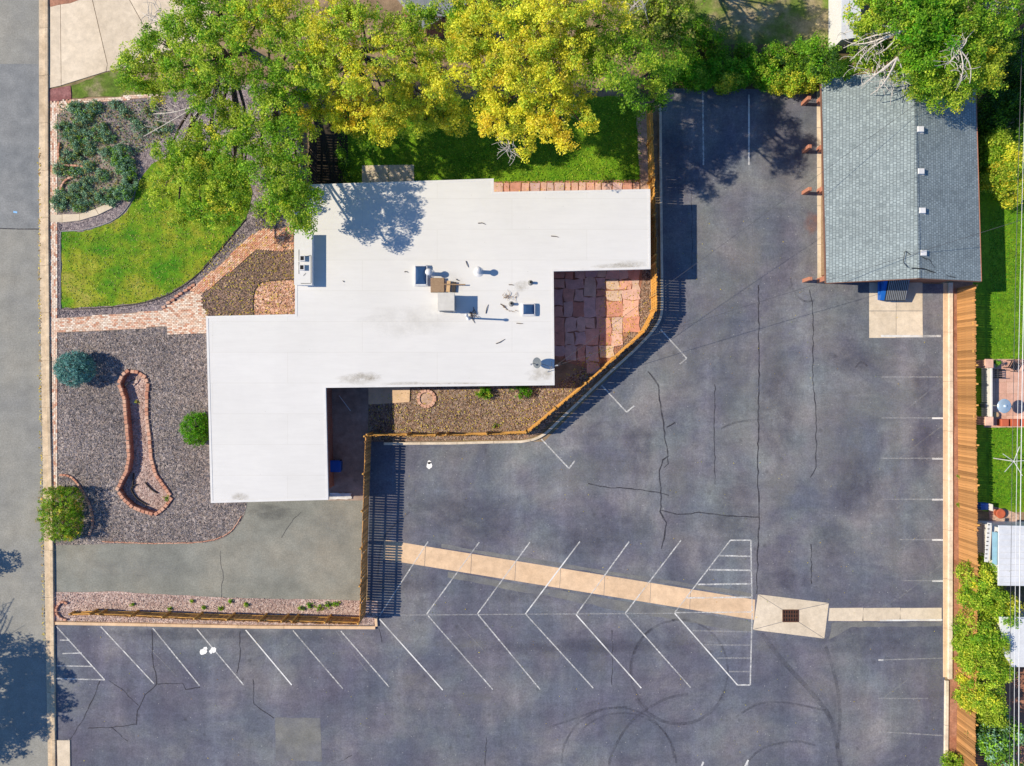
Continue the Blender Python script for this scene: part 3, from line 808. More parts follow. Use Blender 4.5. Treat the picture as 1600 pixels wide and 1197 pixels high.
# ---- gravel, lawns
sheet('gravel_yard', [(89, 513), (140, 511), (200, 509), (262, 508), (262, 522), (335, 520), (345, 520), (345, 780), (387, 780)] + rough_poly(smooth_path([(387, 782), (381, 806), (362, 831), (332, 846), (262, 850)], 6), 10, .5, False) + [(200, 849), (130, 851), (86, 852), (85, 700)], .022, M['gravel'], holes=[HOLE], label='grey gravel front yard around the sunken brick planter', cat='gravel')
sheet('gravel_border', [(88, 330), (88, 512), (150, 505), (262, 495), (310, 470), (380, 400), (400, 365), (470, 355), (480, 250), (420, 130), (250, 145), (88, 160)], .016, M['gravel_purple'], label='purple grey gravel around the front lawn and under the trees', cat='gravel')
lawn_px = rough_poly([(97, 362), (130, 362)] + smooth_path([(130, 362), (165, 352), (190, 338), (208, 315), (220, 280), (240, 255)], 5) + [(300, 230), (380, 250), (395, 300), (385, 340)] + smooth_path([(385, 340), (360, 370), (330, 405), (300, 435), (260, 460), (215, 473), (150, 480), (97, 481)], 5), 8, 1.0)
sheet('front_lawn', lawn_px, .034, M['lawn'], label='patchy green and olive front lawn with a curved edge', cat='lawn')
edg = empty('lawn_edging', G(300, 440), 'thin dark edging strip curving round the front lawn', 'edging')
kerb_run('e', smooth_path([(385, 342), (360, 372), (330, 407), (300, 437), (260, 462), (215, 475), (150, 482), (98, 483)], 6), .05, .075, M['darkwood'], edg, 1.6, piece='edging_strip')
kerb_run('e', [(95, 483), (95, 362)] + smooth_path([(130, 360), (165, 350), (189, 336), (206, 313), (218, 280)], 5), .05, .07, M['grey_kerb'], edg, 1.6, piece='edging_strip')
backlawn_px = rough_poly([(525, 160), (1000, 150), (1001, 286), (772, 286), (640, 300), (530, 300)], 10, 1.2)
sheet('back_lawn', backlawn_px, .030, M['backlawn'], label='bright green back lawn between the yellow trees and house', cat='lawn')
sheet('shrub_bed', rough_poly([(90, 158), (140, 163), (190, 225), (212, 250), (208, 300), (185, 318), (140, 333), (90, 334)], 9, 1), .024, surf('mauve_soil', [(.3, (.22, .18, .16)), (.7, (.36, .29, .26))], .8, 3, 11, .3, .5), label='mauve brown soil bed holding the low junipers', cat='shrub bed')
sheet('verge_grass', rough_poly([(112, 135), (165, 113), (185, 112), (245, 130), (250, 146), (190, 152), (112, 153)], 8, 1.5), .028, surf('rough_grass', [(.35, (.30, .26, .14)), (.5, (.14, .20, .03)), (.7, (.08, .17, .01))], .8, 3, 11, .4, .5), label='small green wedge of grass beside the cream driveway', cat='grass')
mk_slab([(76, 140), (111, 134), (112, 155), (77, 160)], .045, surf('dark_red_gravel', [(.3, (.22, .08, .075)), (.7, (.36, .17, .16))], 2, 6, 24, .3, .4), None, 'red_gravel_corner').update_tag()
tag(bpy.data.objects['red_gravel_corner'], 'dark red gravel square at the kerb by the driveway', 'gravel', kind='structure')
sheet('dark_gravel_bed', rough_poly([(395, 366), (480, 366), (480, 520), (318, 520), (318, 460), (340, 440)], 9, .5), .026, M['gravel_dark'], label='dark brown gravel bed between brick path and white roof', cat='gravel')
sheet('side_gravel', [(575, 600), (870, 600), (935, 560), (985, 470), (1000, 420), (1030, 420), (1030, 484), (1010, 524), (930, 596), (840, 680), (815, 687), (578, 690)], .020, M['gravel_side'], label='pinkish brown gravel between house and curved fence', cat='gravel')
sheet('pink_gravel_strip', rough_poly([(84, 925), (175, 924), (260, 929), (400, 935), (590, 938), (590, 976), (400, 977), (86, 970)], 12, .7), .024, M['gravel_pink'], label='pale pink gravel strip along the low front fence', cat='gravel')
sheet('back_path', rough_poly([(993, 158), (1012, 158), (1014, 300), (1001, 300)], 8, 1.0), .036, M['pinkdirt'], label='pink dirt path beside the back lawn and fence', cat='path')
sheet('soil_strip', [(1488, 440), (1520, 440), (1515, 900), (1515, 1500), (1482, 1500), (1482, 1062), (1488, 1050)], .020, M['soil'], label='red soil strip between right kerb and plank fence', cat='soil')
sheet('hedge_soil', rough_poly([(1000, 70), (1330, 70), (1330, 141), (1030, 139), (1000, 160)], 10, 1.5), .012, surf('leaf_litter', [(.3, (.10, .08, .04)), (.7, (.17, .13, .06))], .5, 2, 20, .3, .4), label='dark leaf litter under the green hedge', cat='soil')
sheet('neighbour_lawn', [(1500, 200), (1900, 200), (1900, 800), (1545, 800), (1500, 790)], .016, M['backlawn'], label='bright green neighbour lawn right of the plank fence', cat='lawn')
sheet('neighbour_bare_patch', rough_poly([(1545, 790), (1575, 797), (1592, 805), (1590, 815), (1545, 815)], 6, 1), .022, M['pinkdirt'], label='pinkish bare soil patch beside the pale shed', cat='soil')
sheet('neighbour_soil', rough_poly([(1500, 1040), (1700, 1040), (1700, 1300), (1500, 1300)], 12, 1), .010, M['soil'], label='red brown soil behind the bushes at bottom right', cat='soil')
sheet('dry_yard', rough_poly([(1030, -80), (1320, -80), (1320, 90), (1030, 90)], 15, 2), .010, surf('dry_grass', [(.38, (.42, .34, .20)), (.47, (.30, .27, .12)), (.56, (.16, .22, .04)), (.68, (.10, .19, .02))], .45, 1.6, 18, .4, .45, bump=.5, bdist=.03), label='dry tan yard behind the hedge at the top', cat='yard')

# ---- brick paving: every brick a real block, joined per path (too small to pick apart)
BR_COL = [(.76, .57, .44), (.80, .66, .53), (.72, .48, .35), (.84, .73, .61), (.62, .33, .22), (.78, .56, .42), (.82, .70, .58)]
BR_RED = [(.70, .37, .24), (.76, .47, .33), (.62, .29, .18), (.78, .54, .40), (.73, .42, .27)]
def brick_path(name, px, ang, label, cols, parent=None, lx=.205, ly=.10, z=.030):
    if parent is None:
        parent = sheet(name, px, z, M['mortar'], label=label, cat='path')
    g = [G(x, y) for x, y in px]
    cx = sum(p.x for p in g) / len(g); cy = sum(p.y for p in g) / len(g)
    R = max(math.hypot(p.x - cx, p.y - cy) for p in g) + .5
    ca, sa = math.cos(ang), math.sin(ang)
    V, F, C = [], [], []
    pitch_x, pitch_y = lx + .012, ly + .012
    for j in range(int(-R / pitch_y), int(R / pitch_y) + 1):
        for i in range(int(-R / pitch_x) - 1, int(R / pitch_x) + 1):
            u, v = (i + (.5 if j % 2 else 0)) * pitch_x, j * pitch_y
            x, y = cx + u * ca - v * sa, cy + u * sa + v * ca
            if not inside(g, x, y): continue
            b = len(V)
            zt = z + .024 + rnd.uniform(-.005, .005)
            for zz, k in ((z - .005, 1), (zt, .95)):
                for du, dv in ((-1, -1), (1, -1), (1, 1), (-1, 1)):
                    a_, c_ = du * lx / 2 * k, dv * ly / 2 * k
                    V.append((x + a_ * ca - c_ * sa, y + a_ * sa + c_ * ca, zz))
            F += [(b + 4, b + 5, b + 6, b + 7)] + [(b + q, b + (q + 1) % 4, b + 4 + (q + 1) % 4, b + 4 + q) for q in range(4)]
            c = np.array(cols[rnd.randrange(len(cols))]) * rnd.uniform(.85, 1.12)
            C += [c] * 5
    o = mk('bricks', V, F, M['bricks'], parent)
    face_cols(o, C); o['kind'] = 'stuff'
    return parent
brick_path('brick_sidewalk', [(79, 160), (112, 156), (110, 170), (89, 180), (89.5, 600), (90, 770), (83.5, 770), (80, 500)], PI / 2, 'narrow worn brick sidewalk strip beside the street kerb', BR_COL)
brick_path('brick_walk', [(88, 498), (170, 492), (255, 485), (262, 478), (290, 463), (300, 456), (315, 458), (317, 480), (328, 496), (328, 521), (262, 522), (261, 510), (160, 517), (89, 520)], .04, 'pale brick front walk from the street to the house', BR_COL, z=.034)
brick_path('brick_path', [(298, 454), (306, 447), (345, 413), (395, 367), (410, 359), (470, 355), (470, 392), (402, 390), (400, 392), (360, 425), (318, 458), (305, 458)], math.radians(42), 'salmon brick path climbing diagonally to the house', BR_RED, z=.042)
brick_path('brick_border', [(112, 155), (180, 152), (255, 146), (256, 151), (180, 158), (112, 163)], .05, 'pale brick border along the top of the juniper bed', BR_COL, z=.03)
ws = empty('curved_step', G(130, 335), 'cream stone step curving below the juniper bed', 'step')
for i, px in enumerate(([(80, 336), (98, 336), (98, 348), (80, 347)], [(98.6, 335.5), (125, 335), (125, 345), (98.6, 348)], [(125.6, 334.5), (150, 327), (155, 336), (125.6, 345)], [(150.6, 326.5), (173, 317), (177, 325), (155.6, 335.5)])):
    mk_slab(px, .075 + .003 * i, M['cream'], ws, 'step_stone')
st = empty('brick_risers', G(285, 460), 'row of small stepped brick risers beside the front walk', 'steps')
for i, (x, y) in enumerate(((257, 480), (264, 473), (271, 469), (277, 463), (283, 459), (291, 454), (297, 450), (303, 446))):
    MB().bevbox(G(x, y, .06), (.24, .16, .13), .012, .3).build('brick', M['edge_brick'], st)

# ---- flagstones, each its own stone
def split(x0, y0, x1, y1, mn, mx, out):
    w, h = x1 - x0, y1 - y0
    if (w > mx or h > mx or (rnd.random() < .35 and max(w, h) > mn * 2)) and max(w, h) > mn * 1.7:
        t = rnd.uniform(.36, .64)
        if w > h: split(x0, y0, x0 + w * t, y1, mn, mx, out); split(x0 + w * t, y0, x1, y1, mn, mx, out)
        else: split(x0, y0, x1, y0 + h * t, mn, mx, out); split(x0, y0 + h * t, x1, y1, mn, mx, out)
    else: out.append((x0, y0, x1, y1))
def flagstones(parent, box, poly, mn, mx, mat, z, jit=1.6, gap=.9, hgt=.04, name='flagstone'):
    cells = []
    split(*box, mn, mx, cells)
    for x0, y0, x1, y1 in cells:
        if poly and not inside(poly, (x0 + x1) / 2, (y0 + y1) / 2): continue
        p = []
        cs = [(x0 + gap, y0 + gap), (x1 - gap, y0 + gap), (x1 - gap, y1 - gap), (x0 + gap, y1 - gap)]
        for i in range(4):
            a, b = cs[i], cs[(i + 1) % 4]
            p.append((a[0] + rnd.uniform(-jit, jit) * .5, a[1] + rnd.uniform(-jit, jit) * .5))
            p.append(((a[0] + b[0]) / 2 + rnd.uniform(-jit, jit) * .6, (a[1] + b[1]) / 2 + rnd.uniform(-jit, jit) * .6))
        zt = z + hgt + rnd.uniform(-.006, .006)
        g = [G(*q) for q in p]
        c = sum(g, Vector()) / 8
        mb = MB().prism(g, z - .02, zt - .01, top=False)
        n = len(mb.v); ring = [v for v in mb.v if abs(v.z - (zt - .01)) < 1e-6]
        top = [Vector((v.x + (c.x - v.x) * .03, v.y + (c.y - v.y) * .03, zt)) for v in ring]
        m = len(ring); mb.v += top; st_ = n - m
        mb.f += [(st_ + i, st_ + (i + 1) % m, n + (i + 1) % m, n + i) for i in range(m)] + [tuple(n + i for i in range(m))]
        mb.build(name, mat, parent)
patio_px = [(862, 412), (1004, 412), (1002, 440), (999, 475), (988, 508), (968, 546), (938, 582), (862, 560)]
patio = sheet('flagstone_patio', rough_poly(patio_px, 10, .8), .028, M['soil'], label='red flagstone patio half in the shade of the white roof', cat='patio')
flagstones(patio, (862, 412, 1000, 584), patio_px, 13, 32, M['flag'], .03, 3.6, .5)
bp = sheet('back_walk', [(770, 284), (1000, 281), (1000, 330), (770, 330)], .038, M['soil'], label='red flagstone walk along the back wall of the house', cat='path')
flagstones(bp, (771, 285, 1000, 303), None, 12, 20, M['flag'], .04)
fp = sheet('stone_landing', rough_poly(smooth_path([(397, 496), (396, 465), (402, 448), (416, 440), (470, 436)], 5) + [(475, 436), (475, 500), (397, 500)], 8, .5), .032, gravel('salmon_gravel', [(.55, .30, .21), (.68, .42, .32), (.42, .22, .15), (.74, .52, .42), (.60, .36, .26)], 14), label='rounded salmon gravel landing in the dark gravel bed', cat='landing')
kerb_run('e', smooth_path([(397, 496), (396, 465), (402, 448), (416, 440), (470, 436)], 5), .05, .07, M['darkwood'], fp, 1.2, piece='edging_strip')
cp = empty('back_step_slab', G(605, 270), 'grey concrete slab behind the house in dappled shade', 'concrete slab')
mk_slab([(566, 259), (606.5, 258.5), (606.5, 300), (566, 300)], .07, M['cream'], cp); mk_slab([(607.3, 258.5), (647, 258), (647, 300), (607.3, 300)], .07, M['cream'], cp)
cs = MB().prism([G(x, y) for x, y in [(576, 600), (641, 604), (640, 628), (612, 630), (576, 632)]], -.02, .09).build('concrete_step', M['tan'])
tag(cs, 'tan concrete step on the gravel below the south eave', 'step')

sheet('shade_patch', rough_poly([(490, 180), (542, 180), (545, 300), (490, 300)], 9, 1), .034, surf('painted_shade_black', [(.3, (.035, .03, .022)), (.7, (.07, .055, .04))], .8, 3, 12, .3, .4), label='black patch of painted shade beside the black fence under the trees', cat='painted_shade')  # fence and tree shade painted as a dark sheet on the ground

# ================================================================== HOUSE
ROOF_H = 2.97
RP = [(461, 289), (771.5, 279), (771.5, 300), (1016, 295.5), (1016.5, 420.5), (865, 424), (866.5, 602), (509, 606), (513, 781), (329.5, 786), (322, 494), (461, 491)]
house = empty('flat_roof_house', W(640, 500, ROOF_H) * Vector((1, 1, 0)) if False else Vector((W(640, 500, ROOF_H).x, W(640, 500, ROOF_H).y, 0)), 'brick house under a large white flat membrane roof', 'house')
rp = [W(x, y, ROOF_H) for x, y in RP]
def inset(poly, d):
    P = [Vector((p[0], p[1])) for p in poly]
    ar = sum(P[i].x * P[(i + 1) % len(P)].y - P[(i + 1) % len(P)].x * P[i].y for i in range(len(P)))
    sg = 1 if ar > 0 else -1
    out = []
    for i, p in enumerate(P):
        a = (p - P[i - 1]).normalized(); b = (P[(i + 1) % len(P)] - p).normalized()
        na, nb = Vector((-a.y, a.x)) * sg, Vector((-b.y, b.x)) * sg
        m = (na + nb); m = m / max(m.dot(na), .2)
        out.append(p + m * d)
    return out
roof = MB().prism([(p.x, p.y) for p in inset(rp, .05)], ROOF_H - .30, ROOF_H, bottom=True).build('roof', M['roof'], house)
mb = MB(); o_ = [Vector((p.x, p.y)) for p in rp]; i_ = inset(rp, .13)
n = len(o_)
for i in range(n):
    j = (i + 1) % n
    zt, zb = ROOF_H + .014, ROOF_H - .16
    v = [(*o_[i], zb), (*o_[j], zb), (*o_[j], zt), (*o_[i], zt), (*i_[i], zt), (*i_[j], zt), (*i_[i], ROOF_H - .01), (*i_[j], ROOF_H - .01)]
    mb.add(v, [(0, 1, 2, 3), (3, 2, 5, 4), (4, 5, 7, 6)])
mb.build('drip_edge', M['trim'], roof)
wallp = inset(rp, .42)
wl = MB().prism(wallp, -.05, ROOF_H - .28, top=False).build('wall', M['brickwall'], house)
def wall_item(name, a, b, t, w, z0, z1, mat, parent, proud=.03):
    """a window or door leaf standing proud of the wall from a to b at fraction t"""
    a, b = Vector(a), Vector(b)
    d = (b - a).normalized(); nrm = Vector((d.y, -d.x))
    c = a.lerp(b, t)
    ar = sum(wallp[i].x * wallp[(i + 1) % len(wallp)].y - wallp[(i + 1) % len(wallp)].x * wallp[i].y for i in range(len(wallp)))
    if ar < 0: nrm = -nrm
    p = c + nrm * proud / 2
    m = MB(); m.box((p.x, p.y, (z0 + z1) / 2), (w, .06 + proud, z1 - z0), math.atan2(d.y, d.x))
    return m.build(name, mat, parent), p, nrm, d
def window(i, t, w, z0, z1):
    f, p, nrm, d = wall_item('window', wallp[i], wallp[(i + 1) % len(wallp)], t, w, z0, z1, M['trim'], wl)
    q = p + nrm * .05
    for s_ in (-1, 1):
        c = q + d * s_ * w * .235
        MB().box((c.x, c.y, (z0 + z1) / 2), (w * .42, .03, z1 - z0 - .12), math.atan2(d.y, d.x)).build('pane', M['glass'], f)
for i, t, w in ((0, .3, 1.6), (0, .7, 1.8), (2, .5, 2.2), (3, .4, 1.4), (5, .35, 2.4), (6, .4, 1.6), (6, .7, 1.6), (9, .35, 2.0), (9, .7, 1.6), (11, .5, 1.2)):
    window(i, t, w, .95, 2.2)
f, p, nrm, d = wall_item('door', wallp[10], wallp[11], .8, .95, .02, 2.08, M['redwood'], wl); MB().box((p.x + nrm.x * .07 + d.x * .36, p.y + nrm.y * .07 + d.y * .36, 1.0), (.05, .05, .12)).build('handle', M['steel'], f)
f, p, nrm, d = wall_item('garage_door', wallp[8], wallp[9], .5, 4.6, .02, 2.2, M['trim'], wl)
for k in range(4): MB().box((p.x + nrm.x * .06, p.y + nrm.y * .06, .3 + .53 * k), (4.5, .02, .48), math.atan2(d.y, d.x)).build('panel', M['white_metal'], f)
f, p, nrm, d = wall_item('door', wallp[5], wallp[6], .75, 1.8, .02, 2.1, M['trim'], wl); MB().box((p.x + nrm.x * .05, p.y + nrm.y * .05, 1.05), (1.6, .03, 1.9), math.atan2(d.y, d.x)).build('pane', M['glass'], f)
FAINT = blot('faint_dirt', (.45, .42, .36), .22, 1.5)
for c in ((560, 592, 40, 10), (575, 588, 25, 8), (985, 413, 30, 7), (960, 416, 40, 5), (375, 776, 16, 8), (720, 600, 60, 3), (845, 585, 25, 14), (640, 600, 50, 4), (700, 440, 30, 20), (815, 447, 14, 10), (420, 783, 60, 3), (640, 500, 80, 30)):
    blotch('dirt_stain', *c, ROOF_H + .004 + rnd.uniform(0, .004), M['stain_roof'] if c[2] * c[3] < 500 else FAINT, roof, h=ROOF_H)

def roof_at(px, py, dz=0.0):
    p = W(px, py, ROOF_H); p.z += dz; return p
KR = S * (1 - ROOF_H / CAM_H)
# membrane-wrapped chimney with two flues
ch = empty('roof_chimney', roof_at(478, 406), 'long low white chimney block with two square flues at the roof edge', 'chimney')
c = roof_at(478, 407)
MB().bevbox((c.x, c.y, ROOF_H + .27), (.98, 3.05, .56), .05).build('body', M['white_metal'], ch)
MB().box((c.x, c.y, ROOF_H + .556), (1.06, 3.13, .035)).build('cap', M['roof'], ch)
for x, y in ((478, 407), (477.5, 421)):
    p = roof_at(x, y)
    fl = MB().box((p.x, p.y, ROOF_H + .66), (.30, .34, .20)).build('flue', M['white_metal'], ch)
    MB().box((p.x, p.y, ROOF_H + .762), (.2, .24, .012)).build('opening', M['dark'], fl)
for a, b in (((467, 390), (467, 408)), ((467, 409), (467, 428)), ((468, 404), (485, 399)), ((470, 443), (486, 443)), ((486, 399), (486, 442)), ((474, 431), (478, 427))):
    pa, pb = W(*a, ROOF_H + .575), W(*b, ROOF_H + .575)
    MB().bar(pa, pb, .05, .012).build('seam', M['louvre'], ch)
# skylights
def skylight(px, py, w, d, label):
    sk_ = empty('skylight', roof_at(px, py), label, 'skylight', 'roof skylights')
    c = roof_at(px, py)
    MB().box((c.x, c.y, ROOF_H + .10), (w + .14, d + .14, .22)).build('curb', M['white_metal'], sk_)
    m = MB()
    prof = [(1.0, 0.0), (.96, .05), (.8, .11), (.5, .15), (.15, .165)]
    N = 5
    v = []; f = []
    for k, z in prof:
        for dx, dy in ((-1, -1), (1, -1), (1, 1), (-1, 1)):
            v.append((c.x + dx * w / 2 * k, c.y + dy * d / 2 * k, ROOF_H + .21 + z))
    for r in range(4):
        for q in range(4): f.append((r * 4 + q, r * 4 + (q + 1) % 4, r * 4 + 4 + (q + 1) % 4, r * 4 + 4 + q))
    f.append((16, 17, 18, 19)); m.add(v, f)
    m.build('dome', M['skyglass'], sk_)
    m = MB()
    for a, b in (((-1, -1), (1, -1)), ((1, -1), (1, 1)), ((1, 1), (-1, 1)), ((-1, 1), (-1, -1))):
        m.bar((c.x + a[0] * w / 2, c.y + a[1] * d / 2, ROOF_H + .225), (c.x + b[0] * w / 2, c.y + b[1] * d / 2, ROOF_H + .225), .09, .06)
    m.build('frame', M['white_metal'], sk_)
skylight(658.5, 431, .66, 1.12, 'tall rectangular blue glazed skylight left of the rooftop unit')
skylight(826, 484, .66, .62, 'small square blue glazed skylight near the right roof edge')
# rooftop cooler
cl = empty('rooftop_cooler', roof_at(700, 472), 'beige box cooler with louvred side standing on the white roof', 'rooftop unit')
c = W(697.5, 472, ROOF_H + .85)
MB().box((c.x, c.y, ROOF_H + .56), (.92, 1.0, .96)).build('body', M['beige'], cl)
MB().bevbox((c.x, c.y, ROOF_H + 1.065), (1.0, 1.06, .05), .015).build('lid', M['beige'], cl)
for k in range(10): MB().box((c.x - .40 + .085 * k, c.y - .51, ROOF_H + .48), (.04, .03, .62)).build('louvre', M['louvre'], cl)
for k in range(9): MB().box((c.x + .47, c.y - .38 + .09 * k, ROOF_H + .48), (.03, .045, .62)).build('louvre', M['louvre'], cl)
for sx in (-.38, .38):
    for sy in (-.42, .42): MB().box((c.x + sx, c.y + sy, ROOF_H + .05), (.09, .09, .12)).build('foot', M['steel'], cl)
c = roof_at(684, 446)
pl = MB(); pl.bevbox((c.x, c.y, ROOF_H + .10), (.82, .86, .20), .02)
tag(pl.build('plywood_platform', M['brownwood']), 'weathered brown plywood platform beside the rooftop cooler', 'platform')
for px, py, w, d, mt, lb in ((701, 448, .22, .66, 'palewood', 'pale tan board lying beside the rooftop cooler'), (709.5, 449, .22, .62, 'darkwood', 'dark board lying beside the rooftop cooler')):
    c = roof_at(px, py); tag(MB().bevbox((c.x, c.y, ROOF_H + .08), (w, d, .14), .01, -.08).build('board', M[mt]), lb, 'board')
c = roof_at(712, 445)
tag(MB().bar((c.x - .75, c.y, ROOF_H + .19), (c.x + .6, c.y - .02, ROOF_H + .19), .07, .05).build('roof_stick', M['brownwood']), 'thin brown stick laid across boards on the roof', 'stick')
# vents
def vent(px, py, h, r, label, cap=True):
    v = empty('roof_vent', roof_at(px, py), label, 'vent pipe', 'white roof vents')
    c = roof_at(px, py)
    MB().lathe(c, [(r * 2.6, 0), (r * 2.2, .03), (r * 1.25, .09), (r, .12), (r, h)], 14).build('pipe', M['white_metal'], v, True)
    if cap: MB().lathe(c + Vector((0, 0, h - .04)), [(r * 1.6, 0), (r * 1.75, .05), (r * 1.4, .13), (r * .2, .19)], 14).build('cap', M['white_metal'], v, True)
vent(672, 428, .72, .12, 'white capped vent pipe touching the tall skylight')
vent(748, 425, .75, .12, 'white capped vent pipe standing alone above the cooler')
vent(732, 497, 1.85, .055, 'tall thin white vent pipe below the rooftop cooler')
for px, py, lb in ((829, 442, 'short dark open pipe near the right roof edge'), (799, 475, 'short dark open pipe beside the twig heap')):
    v = empty('roof_pipe', roof_at(px, py), lb, 'pipe', 'short roof pipes')
    c = roof_at(px, py)
    p = MB().lathe(c, [(.17, 0), (.10, .05), (.085, .08), (.085, .30)], 12).build('pipe', M['louvre'], v, True)
    MB().lathe(c + Vector((0, 0, .303)), [(.07, 0), (.01, .004)], 12).build('opening', M['dark'], p)
# twigs
tw_l = 'small dry twig lying loose on the white roof'
for a, b in (((747, 349), (759, 351)), ((728, 408), (732, 418)), ((861, 369), (873, 371)), ((632, 425), (638, 426)), ((713, 436), (718, 439)), ((759, 490), (763, 476)), ((782, 475), (793, 484)), ((807, 505), (817, 505.5)), ((795, 445), (803, 446)), ((775, 537), (789, 530)), ((536, 439), (538, 441)), ((735, 488), (742, 505))):
    pa, pb = roof_at(*a, .03), roof_at(*b, .025)
    mid = pa.lerp(pb, .5) + Vector((rnd.uniform(-.06, .06), rnd.uniform(-.06, .06), .03))
    tag(MB().tube([pa, mid, pb], [.025, .022, .012], 5).build('twig', M['bark']), tw_l, 'twig', 'loose twigs on the roof')
hp = MB()
for k in range(16):
    a = rnd.uniform(0, 2 * PI); cx, cy = rnd.uniform(784, 806), rnd.uniform(459, 468)
    pa = roof_at(cx, cy, .03 + rnd.random() * .08); L = rnd.uniform(.15, .45)
    hp.tube([pa, pa + Vector((math.cos(a) * L * .5, math.sin(a) * L * .5, .04)), pa + Vector((math.cos(a + .4) * L, math.sin(a + .4) * L, 0))], [.014, .011, .006], 4)
for k in range(8):
    p = smooth_path([(783, 476), (790, 484), (800, 487), (808, 482)], 2)[k % 6]
    pa = roof_at(*p, .04); hp.tube([pa, pa + Vector((.2, rnd.uniform(-.1, .1), .02))], [.018, .008], 4)
tag(hp.build('twig_heap', M['brownwood']), 'tangled heap of dry twigs near the small skylight', 'twigs')
hp = MB()
for k in range(14):
    a = rnd.uniform(0, 2 * PI); pa = roof_at(rnd.uniform(735, 743), rnd.uniform(487, 494), .05 + rnd.random() * .1); L = rnd.uniform(.15, .4)
    hp.tube([pa, pa + Vector((math.cos(a) * L, math.sin(a) * L, .02))], [.025, .01], 4)
tag(hp.build('leaf_clump', M['bark']), 'small dark clump of dead branches below the cooler', 'twigs')
# satellite dish
sd = empty('satellite_dish', roof_at(866, 572), 'grey satellite dish on a mast at the right roof corner', 'satellite dish')
c = W(839, 567, ROOF_H + .65)
m = MB(); ax = Vector((-.75, -.1, .65)).normalized(); u = ax.cross(Vector((0, 0, 1))).normalized(); v2 = ax.cross(u)
vv = [c - ax * .10]; ff = []
for r, dz in ((.12, -.09), (.24, -.055), (.36, 0.0)):
    for k in range(20):
        t = 2 * PI * k / 20; vv.append(c + (u * math.cos(t) * r * .9 + v2 * math.sin(t) * r * 1.05) + ax * dz)
ff += [(0, 1 + (k + 1) % 20, 1 + k) for k in range(20)]
for r in range(2):
    for k in range(20): ff.append((1 + r * 20 + k, 1 + r * 20 + (k + 1) % 20, 21 + r * 20 + (k + 1) % 20, 21 + r * 20 + k))
dish = m.add(vv, ff).build('dish', M['dish'], sd, True)
b0 = roof_at(864, 575); feed = c + ax * .45 + Vector((0, -.05, -.1))
MB().tube([c - v2 * -.3, feed], .02, 6).build('feed_arm', M['steel'], dish)
MB().box(feed, (.1, .1, .14)).build('feed_horn', M['steel'], dish)
MB().tube([b0, b0 + Vector((0, 0, .35)), c - ax * .09], .03, 8).build('mast', M['steel'], sd)
MB().tube([b0 + Vector((-.35, -.25, .02)), b0 + Vector((-.1, 0, .42))], .018, 6).build('brace', M['steel'], sd)
MB().tube([b0 + Vector((-.1, .4, .02)), b0 + Vector((-.08, 0, .42))], .018, 6).build('brace', M['steel'], sd)
MAST = W(869, 571, 4.0)
sm = MB().tube([Vector((MAST.x, MAST.y, ROOF_H - .3)), MAST], .035, 8).tube([MAST, MAST + Vector((.08, 0, .05)), MAST + Vector((.14, 0, -.05))], .04, 8)
tag(sm.build('service_mast', M['steel']), 'short metal service mast at the right roof corner holding wires', 'mast')

# ================================================================== GARAGE
EAVE, RIDGE = 3.0, 4.55
garage = empty('shingled_garage', G(1390, 300), 'long garage with grey green shingled gable roof', 'garage')
eL0, eL1 = W(1283.5, 124, EAVE), W(1291, 442, EAVE)
eR0, eR1 = W(1524, 126, EAVE), W(1533, 439.5, EAVE)
r0 = (eL0 + eR0) / 2; r1 = (eL1 + eR1) / 2
r0.z = r1.z = RIDGE
def slope(name, a0, a1, b0, b1, th=.10):
    nn = (a1 - a0).cross(b0 - a0).normalized()
    if nn.z < 0: nn = -nn
    v = [a0, a1, b1, b0] + [p - Vector((0, 0, th)) for p in (a0, a1, b1, b0)]
    fs = [(0, 1, 2, 3), (7, 6, 5, 4), (0, 4, 5, 1), (1, 5, 6, 2), (2, 6, 7, 3), (3, 7, 4, 0)]
    o = mk(name, v, fs, M['shingle'], garage)
    me = o.data
    if me.polygons[0].normal.z < 0: me.flip_normals()
    return o
sL = slope('roof_slope', eL0, eL1, r0, r1); sR = slope('roof_slope', eR0, eR1, r0, r1)
nc = 44
for k in range(nc):
    a, b = r0.lerp(r1, k / nc), r0.lerp(r1, (k + .96) / nc)
    dn = Vector((.13, 0, -.035))
    mk('ridge_cap', [a - dn * 1 - Vector((0, 0, .05)) , b - dn - Vector((0, 0, .05)), b + Vector((0, 0, .045)), a + Vector((0, 0, .03)), a + dn + Vector((0, 0, .018)), b + dn + Vector((0, 0, .026))] if False else
       [a + Vector((-.14, 0, -.02)), b + Vector((-.14, 0, -.012)), b + Vector((0, 0, .034)), a + Vector((0, 0, .026)), a + Vector((.14, 0, -.02)), b + Vector((.14, 0, -.012))],
       [(0, 3, 2, 1), (3, 4, 5, 2)], M['shingle'], sL)
for e0, e1, dx, nm in ((eL0, eL1, -.02, 'fascia'), (eR0, eR1, .02, 'fascia')):
    m = MB(); m.bar(e0 + Vector((dx, 0, -.07)), e1 + Vector((dx, 0, -.07)), .04, .16); m.build(nm, M['brownwall' if dx < 0 else 'redwood'], garage)
for e0, e1, r in ((eL0, eR0, r0), (eL1, eR1, r1)):
    sg = 1 if e0 is eL0 else -1
    for a in (e0, e1):
        MB().bar(a + Vector((0, sg * .025, -.09)), r + Vector((0, sg * .025, -.09)), .04, .18).build('bargeboard', M['brownwall'], garage)
gx0, gx1 = G(1284, 0).x, W(1528, 0, EAVE).x - .35
gy0, gy1 = eL0.y - .45, eL1.y + .45
gz = EAVE - .02
cxm = (r0.x)
def zroof(x): return EAVE - .11 + (RIDGE - EAVE) * (1 - abs(x - cxm) / (r0.x - eL0.x))
m = MB()
